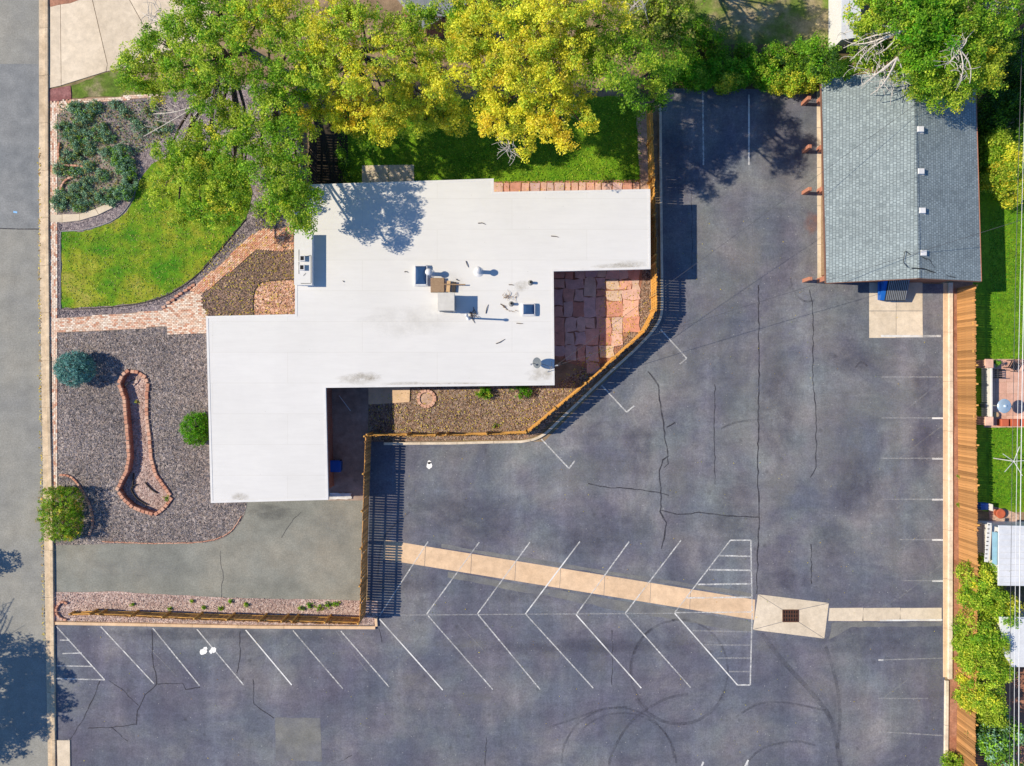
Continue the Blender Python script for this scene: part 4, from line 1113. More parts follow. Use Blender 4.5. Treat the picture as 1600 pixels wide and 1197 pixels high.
v = [(gx0, gy1, 0), (gx1, gy1, 0), (gx1, gy1, zroof(gx1)), (cxm, gy1, zroof(cxm)), (gx0, gy1, zroof(gx0)), (gx0, gy0, 0), (gx1, gy0, 0), (gx1, gy0, zroof(gx1)), (cxm, gy0, zroof(cxm)), (gx0, gy0, zroof(gx0))]
m.add(v, [(0, 1, 2, 3, 4), (9, 8, 7, 6, 5), (1, 6, 7, 2), (5, 0, 4, 9)])
gw = m.build('wall', M['brownwall'], garage)
PY = [160, 235, 300, 439]
for k, (ya, yb) in enumerate(((160, 235), (235, 300), (300, 439))):
    a, b = G(1284, ya + 7).y, G(1284, yb - 7).y
    d_ = MB().box((gx0 - .02, (a + b) / 2, 1.1), (.06, abs(a - b), 2.16)).build('garage_door', M['brownwall'], gw)
    for q in range(4): MB().box((gx0 - .06, (a + b) / 2, .30 + .53 * q), (.025, abs(a - b) - .1, .49)).build('panel', M['brownwood'], d_)
for y in PY:
    p = G(1278, y)
    MB().bevbox((p.x + .06, p.y, 1.32), (.30, .30, 2.7), .02).build('post', M['redwood'], garage)
ap = empty('garage_apron', G(1280, 300), 'narrow cream concrete apron before the garage doors', 'apron'); ap['kind'] = 'structure'
ys = [142, 200, 262, 322, 382, 440]
for a, b in zip(ys[:-1], ys[1:]): mk_slab([(1276 + (a - 142) * .004, a + .3), (1290, a + .3), (1290, b - .3), (1276 + (b - 142) * .004, b - .3)], .05, M['cream'], ap)
bl = ['red brown wooden bollard nearest the hedge by the garage', 'red brown wooden bollard second from the hedge by the garage', 'red brown wooden bollard third from the hedge by the garage', 'red brown wooden bollard at the near garage corner']
for (x, y), lb in zip(((1254, 163), (1255, 237), (1255, 302), (1256, 439)), bl):
    p = G(x, y)
    bo = MB().bevbox((p.x, p.y, .52), (.22, .22, 1.06), .02).build('bollard', M['redwood'])
    tag(bo, lb, 'bollard', 'bollards before the garage')
vl = ['topmost', 'second', 'third', 'lowest']
for (x, y), lb in zip(((1436.5, 203), (1437.5, 268.5), (1440, 329.5), (1442, 395.5)), vl):
    hx = RIDGE - .1
    p = W(x, y, hx)
    z = zroof(p.x) + .11
    rv = empty('roof_vent', Vector((p.x, p.y, z)), 'small pale box vent, %s of four along the garage ridge' % lb, 'roof vent', 'box vents on the garage roof')
    MB().bevbox((p.x, p.y, z + .10), (.36, .32, .22), .02).build('hood', M['white_metal'], rv)
    MB().box((p.x + .03, p.y, z - .002), (.5, .42, .03)).build('flange', M['grey_roof'], rv)
an = empty('fallen_antenna', W(1450, 420, 4.2), 'dark television antenna fallen across the garage roof', 'antenna')
def onroof(x, y, dz=.06):
    p = W(x, y, 4.1); p.z = zroof(p.x) + .11 + dz; return p
MB().tube([onroof(1417, 421), onroof(1435, 422, .25), onroof(1465, 427), onroof(1500, 432, .1)], .03, 6).build('boom', M['black'], an)
for a, b in (((1408, 394), (1465, 426)), ((1450, 407), (1465, 426)), ((1450, 407), (1430, 402)), ((1408, 394), (1406, 412)), ((1406, 412), (1412, 420)), ((1483, 428), (1484, 434)), ((1491, 429), (1492, 435)), ((1444, 407), (1436, 404))):
    MB().tube([onroof(*a, .1), onroof(*b, .08)], .018, 5).build('element', M['black'], an)

# dumpster
dp = empty('blue_dumpster', G(1391, 462, .03), 'blue steel dumpster with ribbed grey lid on the cream pad', 'dumpster')
x0, x1 = G(1367.5, 0).x, G(1367.5, 0).x + 1.62
yb, yf = G(0, 436).y, G(0, 471).y
zf, zb = .62, 1.15
v = [(x0 + .1, yf + .08, .10), (x1 - .1, yf + .08, .10), (x1 - .1, yb - .05, .10), (x0 + .1, yb - .05, .10), (x0, yf, zf), (x1, yf, zf), (x1, yb, zb), (x0, yb, zb)]
body = mk('body', v, [(3, 2, 1, 0), (0, 1, 5, 4), (1, 2, 6, 5), (2, 3, 7, 6), (3, 0, 4, 7), (4, 5, 6, 7)], M['blue'], dp)
lid = MB(); lid.add([(x0 + .25, yf - .03, zf + .01), (x1 - .04, yf - .03, zf + .01), (x1 - .04, yb, zb + .01), (x0 + .25, yb, zb + .01), (x0 + .25, yf - .03, zf + .05), (x1 - .04, yf - .03, zf + .05), (x1 - .04, yb, zb + .05), (x0 + .25, yb, zb + .05)], [(4, 5, 6, 7), (0, 1, 5, 4), (1, 2, 6, 5), (2, 3, 7, 6), (3, 0, 4, 7)])
lid = lid.build('lid', M['black'], dp)
for k in range(11):
    x = x0 + .33 + k * .118
    MB().bar((x, yf, zf + .075), (x, yb, zb + .075), .05, .05).build('rib', M['steel'], lid)
for s_ in (x0 - .04, x1 + .04): MB().box((s_, (yf + yb) / 2, .55), (.09, .7, .14)).build('side_pocket', M['blue'], dp)
for sx in (x0 + .25, x1 - .25):
    for sy in (yf + .2, yb - .2): MB().lathe((sx, sy, .03), [(.05, 0), (.05, .08)], 10).build('caster', M['black'], dp)

# ================================================================== FENCES
def fence(name, label, pts, spacing=.172, bw=.132, mat='cedar', rail='cedar_rail', rail_side=1, post_gap=2.4, th=.026, rails=(.16, .5, .86), clear=.05, jitter=.01, post_h=.06, seed=1):
    """pts: (px, py, height) read at the top of the fence; pickets, rails and posts are all separate pieces"""
    r = random.Random(seed)
    P = [(W(x, y, h).to_2d(), h) for x, y, h in pts]
    mid = P[len(P) // 2][0]
    root = empty(name, Vector((mid.x, mid.y, 0)), label, 'fence')
    d = [0.0]
    for i in range(1, len(P)): d.append(d[-1] + (P[i][0] - P[i - 1][0]).length)
    def at(s_):
        for i in range(1, len(P)):
            if d[i] >= s_ - 1e-9 or i == len(P) - 1:
                t = (s_ - d[i - 1]) / max(d[i] - d[i - 1], 1e-9)
                p = P[i - 1][0].lerp(P[i][0], t)
                q = (P[i][0] - P[i - 1][0]).normalized()
                return p, P[i - 1][1] + (P[i][1] - P[i - 1][1]) * t, q
    n = int(d[-1] / spacing)
    bw2, t2 = bw / 2, th / 2
    v = [(-bw2, -t2, 0), (bw2, -t2, 0), (bw2, t2, 0), (-bw2, t2, 0)]
    ear = bw * .2
    top = [(-bw2, .965), (-bw2 + ear, 1), (bw2 - ear, 1), (bw2, .965)]
    v = [(-bw2, -t2, 0), (bw2, -t2, 0)] + [(x, -t2, z) for x, z in reversed(top)] + [(-bw2, t2, 0), (bw2, t2, 0)] + [(x, t2, z) for x, z in reversed(top)]
    k = 6
    f = [tuple(range(k)), tuple(reversed(range(k, 2 * k)))] + [((i + 1) % k, i, k + i, k + (i + 1) % k) for i in range(k)]
    me = bpy.data.meshes.new('picket'); me.from_pydata(v, [], f); me.materials.append(M[mat]); me.update()
    for i in range(n + 1):
        p, h, q = at(min(i * spacing, d[-1]))
        o = share('picket', me, root, (p.x, p.y, clear + r.uniform(-.01, .01)), math.atan2(q.y, q.x), (1, 1, h - clear + r.uniform(-jitter, jitter)))
        o.rotation_euler.x = r.uniform(-.02, .02); o.rotation_euler.z += r.uniform(-.10, .10)
    # bays
    m = max(1, round(d[-1] / post_gap))
    stops = sorted(set([round(d[-1] * i / m, 3) for i in range(m + 1)] + [round(x, 3) for x in d]))
    stops = [s_ for i, s_ in enumerate(stops) if i == 0 or s_ - stops[i - 1] > .3]
    for s_ in stops:
        p, h, q = at(s_); nrm = Vector((-q.y, q.x)) * rail_side
        c = p + nrm * .075
        MB().bevbox((c.x, c.y, (h + post_h) / 2), (.10, .10, h + post_h), .015, math.atan2(q.y, q.x)).build('post', M[rail], root)
    for a, b in zip(stops[:-1], stops[1:]):
        pa, ha, qa = at(a + .01); pb, hb, qb = at(b - .01)
        nrm = Vector((-qa.y, qa.x)) * rail_side * .036
        for fr in rails:
            MB().bar((pa.x + nrm.x, pa.y + nrm.y, ha * fr), (pb.x + nrm.x, pb.y + nrm.y, hb * fr), .045, .09).build('rail', M[rail], root)
    return root
FH = 1.85
fence('curved_fence', 'orange slatted fence bending round the house and patio', [(1019, 150, FH), (1023, 290, FH), (1026, 410, FH), (1027, 482, FH), (1008, 518, FH), (926, 592, FH), (823, 677.5, FH), (760, 680, FH), (680, 681.5, FH), (573, 681, FH)], rail_side=-1, mat='cedar_bright', seed=2, bw=.150)
fence('driveway_fence', 'brown slatted fence at right angles to the driveway, casting striped shadow', [(571, 682, FH), (567, 800, FH), (563.5, 920, FH), (561.5, 975, FH)], rail_side=-1, seed=3)
fence('low_front_fence', 'low brown fence with rails tapering towards the street', [(559, 976, 1.50), (440, 973, 1.42), (300, 968.5, 1.25), (200, 963.5, 1.0), (140, 961, .9), (109, 961.5, .55)], rail_side=-1, spacing=.15, bw=.14, rails=(.25, .8), seed=4, post_gap=2.15)
fence('plank_fence', 'tall solid orange plank fence along the right side of the lot', [(1524, 446, 1.82), (1525, 600, 1.82), (1527, 760, 1.86), (1528, 900, 1.86), (1526, 1050, 1.84), (1522, 1320, 1.84)], spacing=.150, bw=.141, rail_side=1, mat='cedar', seed=5, rails=(.15, .5, .85), jitter=.025)
fence('dark_side_fence', 'slatted fence with shade put into its black colour, behind the house under the trees', [(483, 194, FH), (483, 240, FH), (482, 300, FH)], mat='darkwood', rail='darkwood', rail_side=-1, seed=6)  # dark wood colour stands in for the shaded side of this fence
fence('yard_fence', 'low weathered fence at the top beside the dry yard', [(1311, -40, .7), (1311, 58, .7)], spacing=.148, bw=.146, mat='cedar_grey', rail='cedar_grey', seed=8)

# ================================================================== BRICK PLANTER (sunken)
bedz = -.36
planter = empty('sunken_planter', G(212, 690), 'long sunken gravel planter edged with salmon bricks, dumbbell shaped', 'planter')
f = tri2d([G(*p) for p in HOLE])
mk('bed', [G(x, y, bedz) for x, y in HOLE], f, M['gravel_pink'], planter)
g = [G(*p) for p in HOLE]
m = MB(); n = len(g)
m.add([(p.x, p.y, bedz - .01) for p in g] + [(p.x, p.y, .045) for p in g], [((i + 1) % n, i, n + i, n + (i + 1) % n) for i in range(n)])
m.build('lining', M['brickwall'], planter)
def brick_mesh(name, l, w, h, mat):
    b = MB().bevbox((0, 0, h / 2), (l, w, h), .015)
    me = bpy.data.meshes.new(name); me.from_pydata([tuple(x) for x in b.v], [], b.f); me.materials.append(mat); me.update(); return me
bm = brick_mesh('brick', .235, .21, .13, M['edge_brick'])
def brick_row(parent, px, closed, me, step, z, offset=0.0):
    g = [G(*p).to_2d() for p in px]
    if closed: g = g + [g[0]]
    d = [0.0]
    for i in range(1, len(g)): d.append(d[-1] + (g[i] - g[i - 1]).length)
    n = int(d[-1] / step)
    for k in range(n):
        s_ = (k + .5) * d[-1] / n
        for i in range(1, len(g)):
            if d[i] >= s_: break
        t = (s_ - d[i - 1]) / (d[i] - d[i - 1])
        p = g[i - 1].lerp(g[i], t); q = (g[i] - g[i - 1]).normalized(); nn = Vector((-q.y, q.x))
        p = p + nn * offset
        share('brick', me, parent, (p.x + rnd.uniform(-.012, .012), p.y + rnd.uniform(-.012, .012), z + rnd.uniform(-.012, .012)), math.atan2(q.y, q.x) + rnd.uniform(-.09, .09))
ar = sum(g[i].x * g[(i + 1) % n].y - g[(i + 1) % n].x * g[i].y for i in range(n))
brick_row(planter, HOLE, True, bm, .262, .0, -.10 if ar > 0 else .10)
MB().tube([G(193, 606, -.1), G(200, 598, .02), G(210, 592, -.2)], .03, 6).build('drain_pipe', M['black'], planter)
for pts in ([(209, 758), (201, 764), (210, 780), (226, 790)], [(223, 755), (232, 765), (242, 772)], [(203, 764), (205, 740)]):
    g2 = [G(*p) for p in smooth_path(pts, 5)]
    L, R = ribbon_pts(g2, .05); mm = len(L)
    mk('edging_strip', [(p.x, p.y, bedz - .01) for p in L] + [(p.x, p.y, bedz + .12) for p in L] + [(p.x, p.y, bedz + .12) for p in R] + [(p.x, p.y, bedz - .01) for p in R], [(r * mm + j, (r + 1) * mm + j, (r + 1) * mm + j + 1, r * mm + j + 1) for r in range(3) for j in range(mm - 1)], M['darkwood'], planter)
bm2 = brick_mesh('brick', .20, .13, .14, M['edge_brick'])
for lb, pts in (('curved salmon brick edging, upper one in the juniper bed', [(95, 224), (93, 240), (95, 252), (105, 259), (120, 260), (132, 262)]), ('curved salmon brick edging, lower one in the juniper bed', [(128, 276), (112, 278), (101, 286), (96, 298)])):
    e = empty('brick_edging', G(*pts[0]), lb, 'brick edging'); brick_row(e, smooth_path(pts, 5), False, bm2, .21, .02)
e = empty('tree_ring', G(667, 623), 'round ring of pink bricks set in the side gravel', 'brick ring')
ring = [(667 + 13 * math.cos(2 * PI * i / 30), 623 + 12.5 * math.sin(2 * PI * i / 30)) for i in range(30)]
brick_row(e, ring, True, brick_mesh('brick', .19, .19, .10, M['paverslab']), .205, .02)
mk('soil', [G(x * .9 + 66.7, y * .9 + 62.3, .05) for x, y in ring], [tuple(reversed(range(30)))], M['pinkdirt'], e)
e = empty('post_ring', G(97, 954), 'half ring of red bricks at the street end of the pink gravel', 'brick edging'); brick_row(e, smooth_path([(107, 943), (98, 940), (91, 948), (90, 957), (96, 965), (106, 968)], 4), False, bm2, .22, .02)
e = empty('hedge_brick_edging', G(125, 760), 'thin curved brick edging round the square hedge', 'brick edging'); brick_row(e, smooth_path([(94, 742), (110, 744), (122, 755), (132, 772), (141, 790), (146, 815), (140, 836)], 5), False, bm2, .22, -.02)
e = empty('driveway_brick_edging', G(300, 848), 'thin salmon brick edging between gravel yard and driveway', 'brick edging'); brick_row(e, [(160, 846), (240, 849), (300, 848)] + smooth_path([(300, 848), (335, 843), (362, 829), (378, 806)], 5), False, brick_mesh('brick', .2, .06, .10, M['edge_brick']), .21, -.02)

# ================================================================== PLANTS
PAL = {
    'green': [(.14, .31, .018), (.20, .40, .024), (.26, .45, .03), (.10, .24, .018)],
    'lime': [(.36, .49, .04), (.43, .55, .05), (.30, .43, .035), (.50, .58, .07)],
    'yellow': [(.74, .68, .05), (.80, .74, .09), (.64, .63, .045), (.78, .68, .06), (.54, .59, .045)],
    'gold': [(.84, .70, .05), (.80, .62, .045), (.86, .76, .11), (.76, .54, .05)],
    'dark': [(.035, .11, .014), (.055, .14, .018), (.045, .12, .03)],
    'bright': [(.08, .32, .010), (.13, .40, .015), (.07, .25, .010), (.20, .42, .018)],
    'blue': [(.10, .27, .25), (.14, .35, .33), (.07, .20, .19), (.19, .41, .39)],
    'bluegreen': [(.16, .31, .19), (.21, .37, .24), (.12, .24, .15), (.27, .42, .28)],
    'olive': [(.30, .34, .08), (.38, .39, .12), (.23, .28, .07)],
    'brown': [(.40, .25, .10), (.48, .32, .13)],
}
def leaves(name, clumps, parent, mat='leaf', size=.15, aspect=.55, up=.55, seed=0):
    """clumps: list of (centre, radius xyz, count, palette mix [(name, weight)], outward centre or None)"""
    R = np.random.default_rng(seed)
    POS, NRM, COLS, SZ = [], [], [], []
    for c, rad, cnt, mixp, oc in clumps:
        cnt = max(4, int(cnt))
        d = R.normal(size=(cnt, 3)); d /= np.linalg.norm(d, axis=1)[:, None]
        rr = R.random(cnt) ** .45
        p = np.array(c) + d * rr[:, None] * np.array(rad)
        base = np.array(oc if oc is not None else c)
        out = p - base; out /= (np.linalg.norm(out, axis=1)[:, None] + 1e-6)
        nn = R.normal(size=(cnt, 3)) * .62 + out * .35 + np.array([0, 0, up])
        nn /= np.linalg.norm(nn, axis=1)[:, None]
        names = [m_[0] for m_ in mixp]; w = np.array([m_[1] for m_ in mixp], float); w /= w.sum()
        # a clump leans to one palette, single leaves stray
        main = names[R.choice(len(names), p=w)]
        pick = np.where(R.random(cnt) < .8, main, np.array(names)[R.choice(len(names), size=cnt, p=w)])
        tone = R.uniform(.68, 1.25)
        cols = np.zeros((cnt, 3))
        for nm in set(pick):
            idx = np.where(pick == nm)[0]
            pal = np.array(PAL[nm]); cols[idx] = pal[R.integers(0, len(pal), len(idx))]
        cols *= 1.12 * tone * R.uniform(.86, 1.14, (cnt, 1)); cols = np.minimum(cols, .92)
        POS.append(p); NRM.append(nn); COLS.append(cols); SZ.append(size * R.uniform(.65, 1.3, cnt))
    p = np.concatenate(POS); nn = np.concatenate(NRM); cl = np.concatenate(COLS); sz = np.concatenate(SZ)
    p[:, 2] = np.maximum(p[:, 2], .05)
    k = len(p)
    rv = R.normal(size=(k, 3)); u = np.cross(nn, rv); u /= (np.linalg.norm(u, axis=1)[:, None] + 1e-9)
    v = np.cross(nn, u)
    a = u * (sz / 2)[:, None]; b = v * (sz * aspect / 2)[:, None]
    fold = nn * (sz * .08)[:, None]
    V = np.stack([p - a, p + b + fold, p + a, p - b + fold], 1).reshape(-1, 3)
    me = bpy.data.meshes.new(name)
    me.vertices.add(4 * k); me.vertices.foreach_set('co', V.astype(np.float32).ravel())
    me.loops.add(4 * k); me.loops.foreach_set('vertex_index', np.arange(4 * k, dtype=np.int32))
    me.polygons.add(k); me.polygons.foreach_set('loop_start', np.arange(0, 4 * k, 4, dtype=np.int32))
    me.materials.append(M[mat]); me.update(calc_edges=True)
    at = me.attributes.new('col', 'FLOAT_COLOR', 'FACE')
    ca = np.ones((k, 4), np.float32); ca[:, :3] = cl; at.data.foreach_set('color', ca.ravel())
    o = bpy.data.objects.new(name, me); COL.objects.link(o)
    if parent is not None: adopt(o, parent)
    return o
def limb(m, a, b, r0, r1, r, n=6, bend=.12, seg=4):
    a, b = Vector(a), Vector(b); L = (b - a).length
    off = Vector((r.uniform(-1, 1), r.uniform(-1, 1), r.uniform(-.2, .8))) * L * bend
    pts = [a.lerp(b, i / seg) + off * math.sin(PI * i / seg) for i in range(seg + 1)]
    m.tube(pts, [r0 + (r1 - r0) * i / seg for i in range(seg + 1)], n)
def tree(name, label, base, lobes, group=None, trunk_r=.24, fork=.35, leaf=.16, dens=1.0, seed=1, bark='bark', clump_r=.36, twig_mat=None, squash=.62):
    """lobes: (px, py, radius px, height, palette mix) as seen from above at that height"""
    r = random.Random(seed)
    b = G(*base)
    root = empty(name, b, label, 'tree', group)
    hs = [l[3] for l in lobes]; top = max(hs)
    cx = sum(W(l[0], l[1], l[3]).x for l in lobes) / len(lobes); cy = sum(W(l[0], l[1], l[3]).y for l in lobes) / len(lobes)
    fk = Vector((b.x + (cx - b.x) * .25, b.y + (cy - b.y) * .25, top * fork))
    tm = MB(); limb(tm, b - Vector((0, 0, .1)), fk, trunk_r, trunk_r * .75, r, 9, .03)
    tm.build('trunk', M[bark], root, True)
    clumps = []; tw = MB(); lm = MB()
    for px, py, rp_, h, mp in lobes:
        c = W(px, py, h); R_ = 1.24 * rp_ * S * (1 - h / CAM_H)
        inner = c - Vector((0, 0, R_ * .4))
        limb(lm, fk, inner, trunk_r * .45, .045, r, 6, .12, 5)
        nC = max(6, int(4.0 * (R_ / clump_r) ** 2 * dens))
        for k in range(nC):
            d = Vector((r.gauss(0, 1), r.gauss(0, 1), r.gauss(.25, .8)))
            d.normalize(); q = r.random() ** .38
            p = c + Vector((d.x * R_ * q, d.y * R_ * q, d.z * R_ * squash * q))
            cr = clump_r * r.uniform(.55, 1.25)
            ex = r.uniform(.6, 1.5); clumps.append((tuple(p), (cr * ex, cr / ex, cr * .55), 92 * (cr / .5) ** 2 * (.16 / leaf) ** 2, mp, tuple(c - Vector((0, 0, R_)))))
            if k % 3 == 0: limb(tw, inner.lerp(p, .1), p, .022, .007, r, 4, .10, 3)
    lm.build('limbs', M[bark], root, True)
    tw.build('twigs', M[twig_mat or bark], root)['kind'] = 'stuff'
    leaves('crown', clumps, root, 'leaf', leaf, seed=seed)
    return root
GL = [('lime', 5), ('green', 3), ('yellow', .3)]
GG = [('green', 4), ('lime', 2.0)]
YY = [('yellow', 5), ('lime', 3.0), ('gold', .6)]
YG = [('yellow', 2), ('lime', 5), ('green', 1)]
GO = [('gold', 3), ('yellow', 3)]
tree('leafy_tree', 'large green and lime tree spreading over the front lawn', (387, 78), [
    (205, 108, 26, 5.6, GG), (228, 92, 30, 6.0, GL), (262, 70, 34, 6.8, GG), (300, 38, 40, 8, GG), (350, 80, 42, 8.4, GL), (320, 140, 34, 7, GG), (285, 120, 32, 6.5, GL),
    (395, 25, 42, 9, YG), (340, 15, 40, 8.6, GG), (235, 140, 18, 5, GL), (355, 190, 26, 6.5, GL), (310, 225, 30, 5.6, GL), (258, 240, 24, 5, GL), (285, 270, 28, 5, GL), (325, 280, 34, 5.4, GL), (360, 245, 30, 6, GG),
    (250, 300, 20, 4.4, GL), (345, 320, 28, 5.0, GL), (375, 290, 26, 5.6, GG), (300, 325, 22, 4.6, GL), (385, 205, 24, 7, GG), (372, 318, 18, 4.6, GL), (345, 345, 14, 4.2, GL), (275, 345, 12, 4.0, GL), (315, 350, 12, 4.0, GL)], 'tall trees along the top', .26, .32, .12, .8, 21)
tree('side_tree', 'dark green tree leaning over the roof corner', (447, 122), [
    (430, 175, 34, 7.4, GG), (450, 225, 32, 7.6, GG), (420, 120, 32, 8, GG), (410, 250, 30, 7.0, GG), (445, 280, 32, 7.2, GG), (472, 322, 26, 6.9, GG), (425, 322, 22, 6.6, GL), (455, 60, 36, 9, GL), (435, 20, 36, 9.2, YG), (490, 105, 30, 8.6, YG), (468, 350, 16, 6.6, GG), (474, 298, 22, 5.2, GG), (448, 312, 22, 5.9, GL), (470, 338, 16, 5.3, GG)], 'tall trees along the top', .22, .35, .12, .8, 22)
tree('yellow_tree', 'yellow autumn tree with open crown left of centre at the top', (557, 88), [
    (515, 40, 38, 9.5, YY), (560, 20, 38, 9.8, YG), (500, 110, 34, 8.6, GL), (555, 110, 36, 9, YY), (475, 178, 26, 5.2, YY), (520, 165, 30, 5.8, YY), (560, 175, 32, 5.8, GO), (600, 150, 34, 7.0, YY), (615, 70, 36, 9.4, YG), (655, 95, 36, 9.2, YY), (600, 195, 26, 5, YY),
    (650, 150, 34, 6.4, YY), (690, 110, 34, 8.8, YY), (690, 160, 32, 5.4, YY), (665, 185, 24, 4.8, YG), (715, 185, 22, 4.6, YY), (570, 210, 18, 4.4, GG), (540, 190, 22, 5.2, YY), (650, 40, 26, 9, GL), (620, 180, 24, 5, GL), (480, 140, 26, 6.5, GG), (720, 60, 30, 8.6, YG), (705, 20, 30, 8.8, GL)], 'tall trees along the top', .24, .3, .12, .78, 23)
tree('golden_tree', 'big golden yellow tree in the middle of the top edge', (800, 120), [
    (745, 50, 40, 9.6, YY), (790, 20, 42, 10, YG), (840, 30, 42, 10.4, YY), (890, 30, 42, 10.2, YY), (940, 30, 36, 9.4, YG), (765, 95, 36, 9, YY), (815, 90, 42, 9.8, YY), (865, 95, 40, 9.6, YY), (910, 90, 34, 9, YG), (755, 135, 28, 7.6, YY), (800, 150, 34, 8, YY), (850, 150, 34, 8.4, YY),
    (890, 145, 26, 7.8, YY), (770, 190, 24, 7.6, GO), (805, 200, 26, 8.0, YY), (850, 195, 26, 8.2, GO), (878, 215, 18, 8.0, GO), (820, 228, 16, 7.6, YY), (912, 192, 16, 8.0, YY), (945, 80, 28, 9.0, GL), (975, 55, 26, 8.6, GL), (735, 15, 28, 9, YG)], 'tall trees along the top', .28, .3, .12, .78, 24)
tree('hedge_tree', 'dark green small tree at the corner of lot and back lawn', (1012, 130), [
    (1005, 105, 24, 9.8, GG), (1030, 118, 20, 8.8, GG), (965, 130, 24, 10.0, GG), (985, 155, 16, 9.2, [('dark', 2), ('green', 2)]), (1022, 152, 16, 4.4, [('dark', 1), ('green', 3)]), (950, 112, 22, 9.6, GG), (1040, 95, 20, 7.2, GG), (990, 80, 24, 9.0, GG), (1008, 170, 12, 3.4, GG), (1025, 135, 18, 8.6, GG)], None, .16, .35, .125, .62, 25, squash=.8, clump_r=.5)
tree('pale_tree', 'pale olive green tree at the top right of the golden one', (1020, 20), [
    (1010, 20, 30, 6.2, [('olive', 3), ('lime', 2)]), (1045, 10, 28, 5.8, [('olive', 3), ('lime', 1)]), (1030, 55, 26, 5.2, [('olive', 2), ('green', 3)]), (1060, 45, 24, 4.8, [('green', 3), ('olive', 1)]), (985, -10, 30, 6.4, [('olive', 2), ('lime', 3)]), (1065, 70, 16, 3.8, GG), (1000, 60, 24, 5.4, GG)], None, .14, .3, .14, .9, 26)
tree('corner_tree', 'dense green tree over the garage roof with bare pale branches', (1440, 62), [
    (1362, 18, 30, 6.8, GL), (1395, 12, 36, 7.6, GG), (1440, 20, 42, 8.2, [('green', 4), ('bright', 2)]), (1490, 10, 42, 8.2, GG), (1540, 20, 40, 7.8, GG), (1425, 55, 30, 7.0, GG), (1455, 65, 38, 7.6, [('green', 4), ('bright', 2)]), (1510, 60, 38, 7.6, GG), (1560, 60, 28, 6.8, GG), (1440, 108, 34, 6.6, GG), (1490, 110, 36, 6.8, GL),
    (1535, 100, 32, 6.6, [('lime', 3), ('yellow', 2)]), (1465, 140, 24, 5.6, GG), (1505, 140, 24, 5.8, GL), (1435, 135, 16, 5.4, GG), (1352, 50, 14, 5.6, GL), (1345, 88, 20, 3.8, GG), (1372, 62, 24, 4.4, GG), (1385, 92, 20, 4.2, [('green', 3), ('dark', 1)]), (1405, 112, 16, 4.2, GG), (1545, 125, 20, 6, GG), (1420, 100, 18, 6.0, GG)], 'tall trees along the top', .28, .34, .125, 1.1, 27, squash=.7)
# bare branches of the corner tree
ct = bpy.data.objects['corner_tree']
r = random.Random(5)
bb = MB()
def spray(a, tips, depth=2, r0=.055):
    for t_ in tips:
        limb(bb, a, t_, r0, .02, r, 5, .16, 5)
        if depth:
            for k in range(9):
                q = Vector(a).lerp(Vector(t_), r.uniform(.35, .95))
                e = q + Vector((r.uniform(-1, 1) - .25, r.uniform(-1, 1), r.uniform(-.2, .5))) * r.uniform(.5, 1.0)
                limb(bb, q, e, .018, .009, r, 4, .22, 4)
spray(W(1408, 48, 7.6), [W(x, y, h) for x, y, h in ((1310, 55, 5.2), (1318, 75, 5.0), (1328, 95, 4.8), (1335, 112, 4.8), (1345, 60, 5.6), (1370, 85, 5.6), (1330, 68, 5.2), (1392, 35, 6.9), (1420, 38, 7), (1425, 70, 6.6))])
spray(W(1402, 90, 7.0), [W(x, y, h) for x, y, h in ((1345, 135, 5.0), (1360, 148, 5.0), (1375, 128, 5.2), (1395, 150, 5.2), (1412, 150, 5.2), (1350, 120, 5.2))])
spray(W(1500, 78, 8.4), [W(x, y, h) for x, y, h in ((1485, 85, 8.2), (1510, 60, 8.4), (1488, 70, 8.4), (1500, 125, 8.0), (1515, 130, 7.8), (1480, 100, 8.2))], 1, .035)
spray(W(1530, 8, 8), [W(x, y, h) for x, y, h in ((1570, 5, 8), (1585, 0, 8), (1590, 15, 7.6), (1560, 25, 7.6), (1545, 12, 8.2))], 1, .035)
bb.build('bare_branches', M['bark_pale'], ct)['kind'] = 'stuff'
gt = bpy.data.objects['golden_tree']; bb = MB()
spray(W(875, 150, 7.6), [W(x, y, h) for x, y, h in ((862, 170, 6.6), (870, 178, 6.6), (885, 172, 6.4), (900, 168, 6.6))], 1, .03)
spray(W(795, 222, 5.6), [W(x, y, h) for x, y, h in ((800, 245, 5.0), (808, 240, 5.0), (790, 236, 5.2))], 1, .02)
spray(W(1000, 0, 8), [W(x, y, h) for x, y, h in ((985, 15, 7.6), (1010, 18, 7.4))], 1, .02)
bb.build('bare_branches', M['bark_pale'], gt)['kind'] = 'stuff'
lt = bpy.data.objects['leafy_tree']; bb = MB()
spray(W(335, 150, 6.0), [W(x, y, h) for x, y, h in ((295, 195, 4.6), (240, 178, 4.4), (225, 213, 4.2), (350, 120, 6.6), (300, 205, 4.4))], 1, .03)
spray(W(262, 35, 6.4), [W(x, y, h) for x, y, h in ((222, 20, 6.0), (240, 5, 6.2), (232, 30, 6.0))], 1, .025)
bb.build('bare_branches', M['bark_pale'], lt)['kind'] = 'stuff'
tree('hedge_corner_tree', 'small round dark green tree in the hedge by the garage corner', (1272, 108), [(1268, 82, 20, 4.4, [('green', 3), ('bright', 1)]), (1295, 98, 20, 4.6, [('green', 2), ('dark', 2)]), (1318, 112, 14, 4.2, [('green', 2), ('dark', 1)]), (1280, 110, 16, 4.0, [('green', 2), ('lime', 1)])], None, .1, .35, .13, 1.0, 33, squash=.8)
tree('back_yard_tree', 'green tree above the top edge shading the dry yard', (1075, -20), [(1040, -45, 34, 6, GG), (1075, -70, 34, 6.4, GG), (1110, -40, 30, 5.6, GG), (1080, -25, 26, 5, GG), (1140, -60, 30, 5.6, GG), (1010, -60, 30, 6, GG)], None, .16, .3, .15, .8, 34)
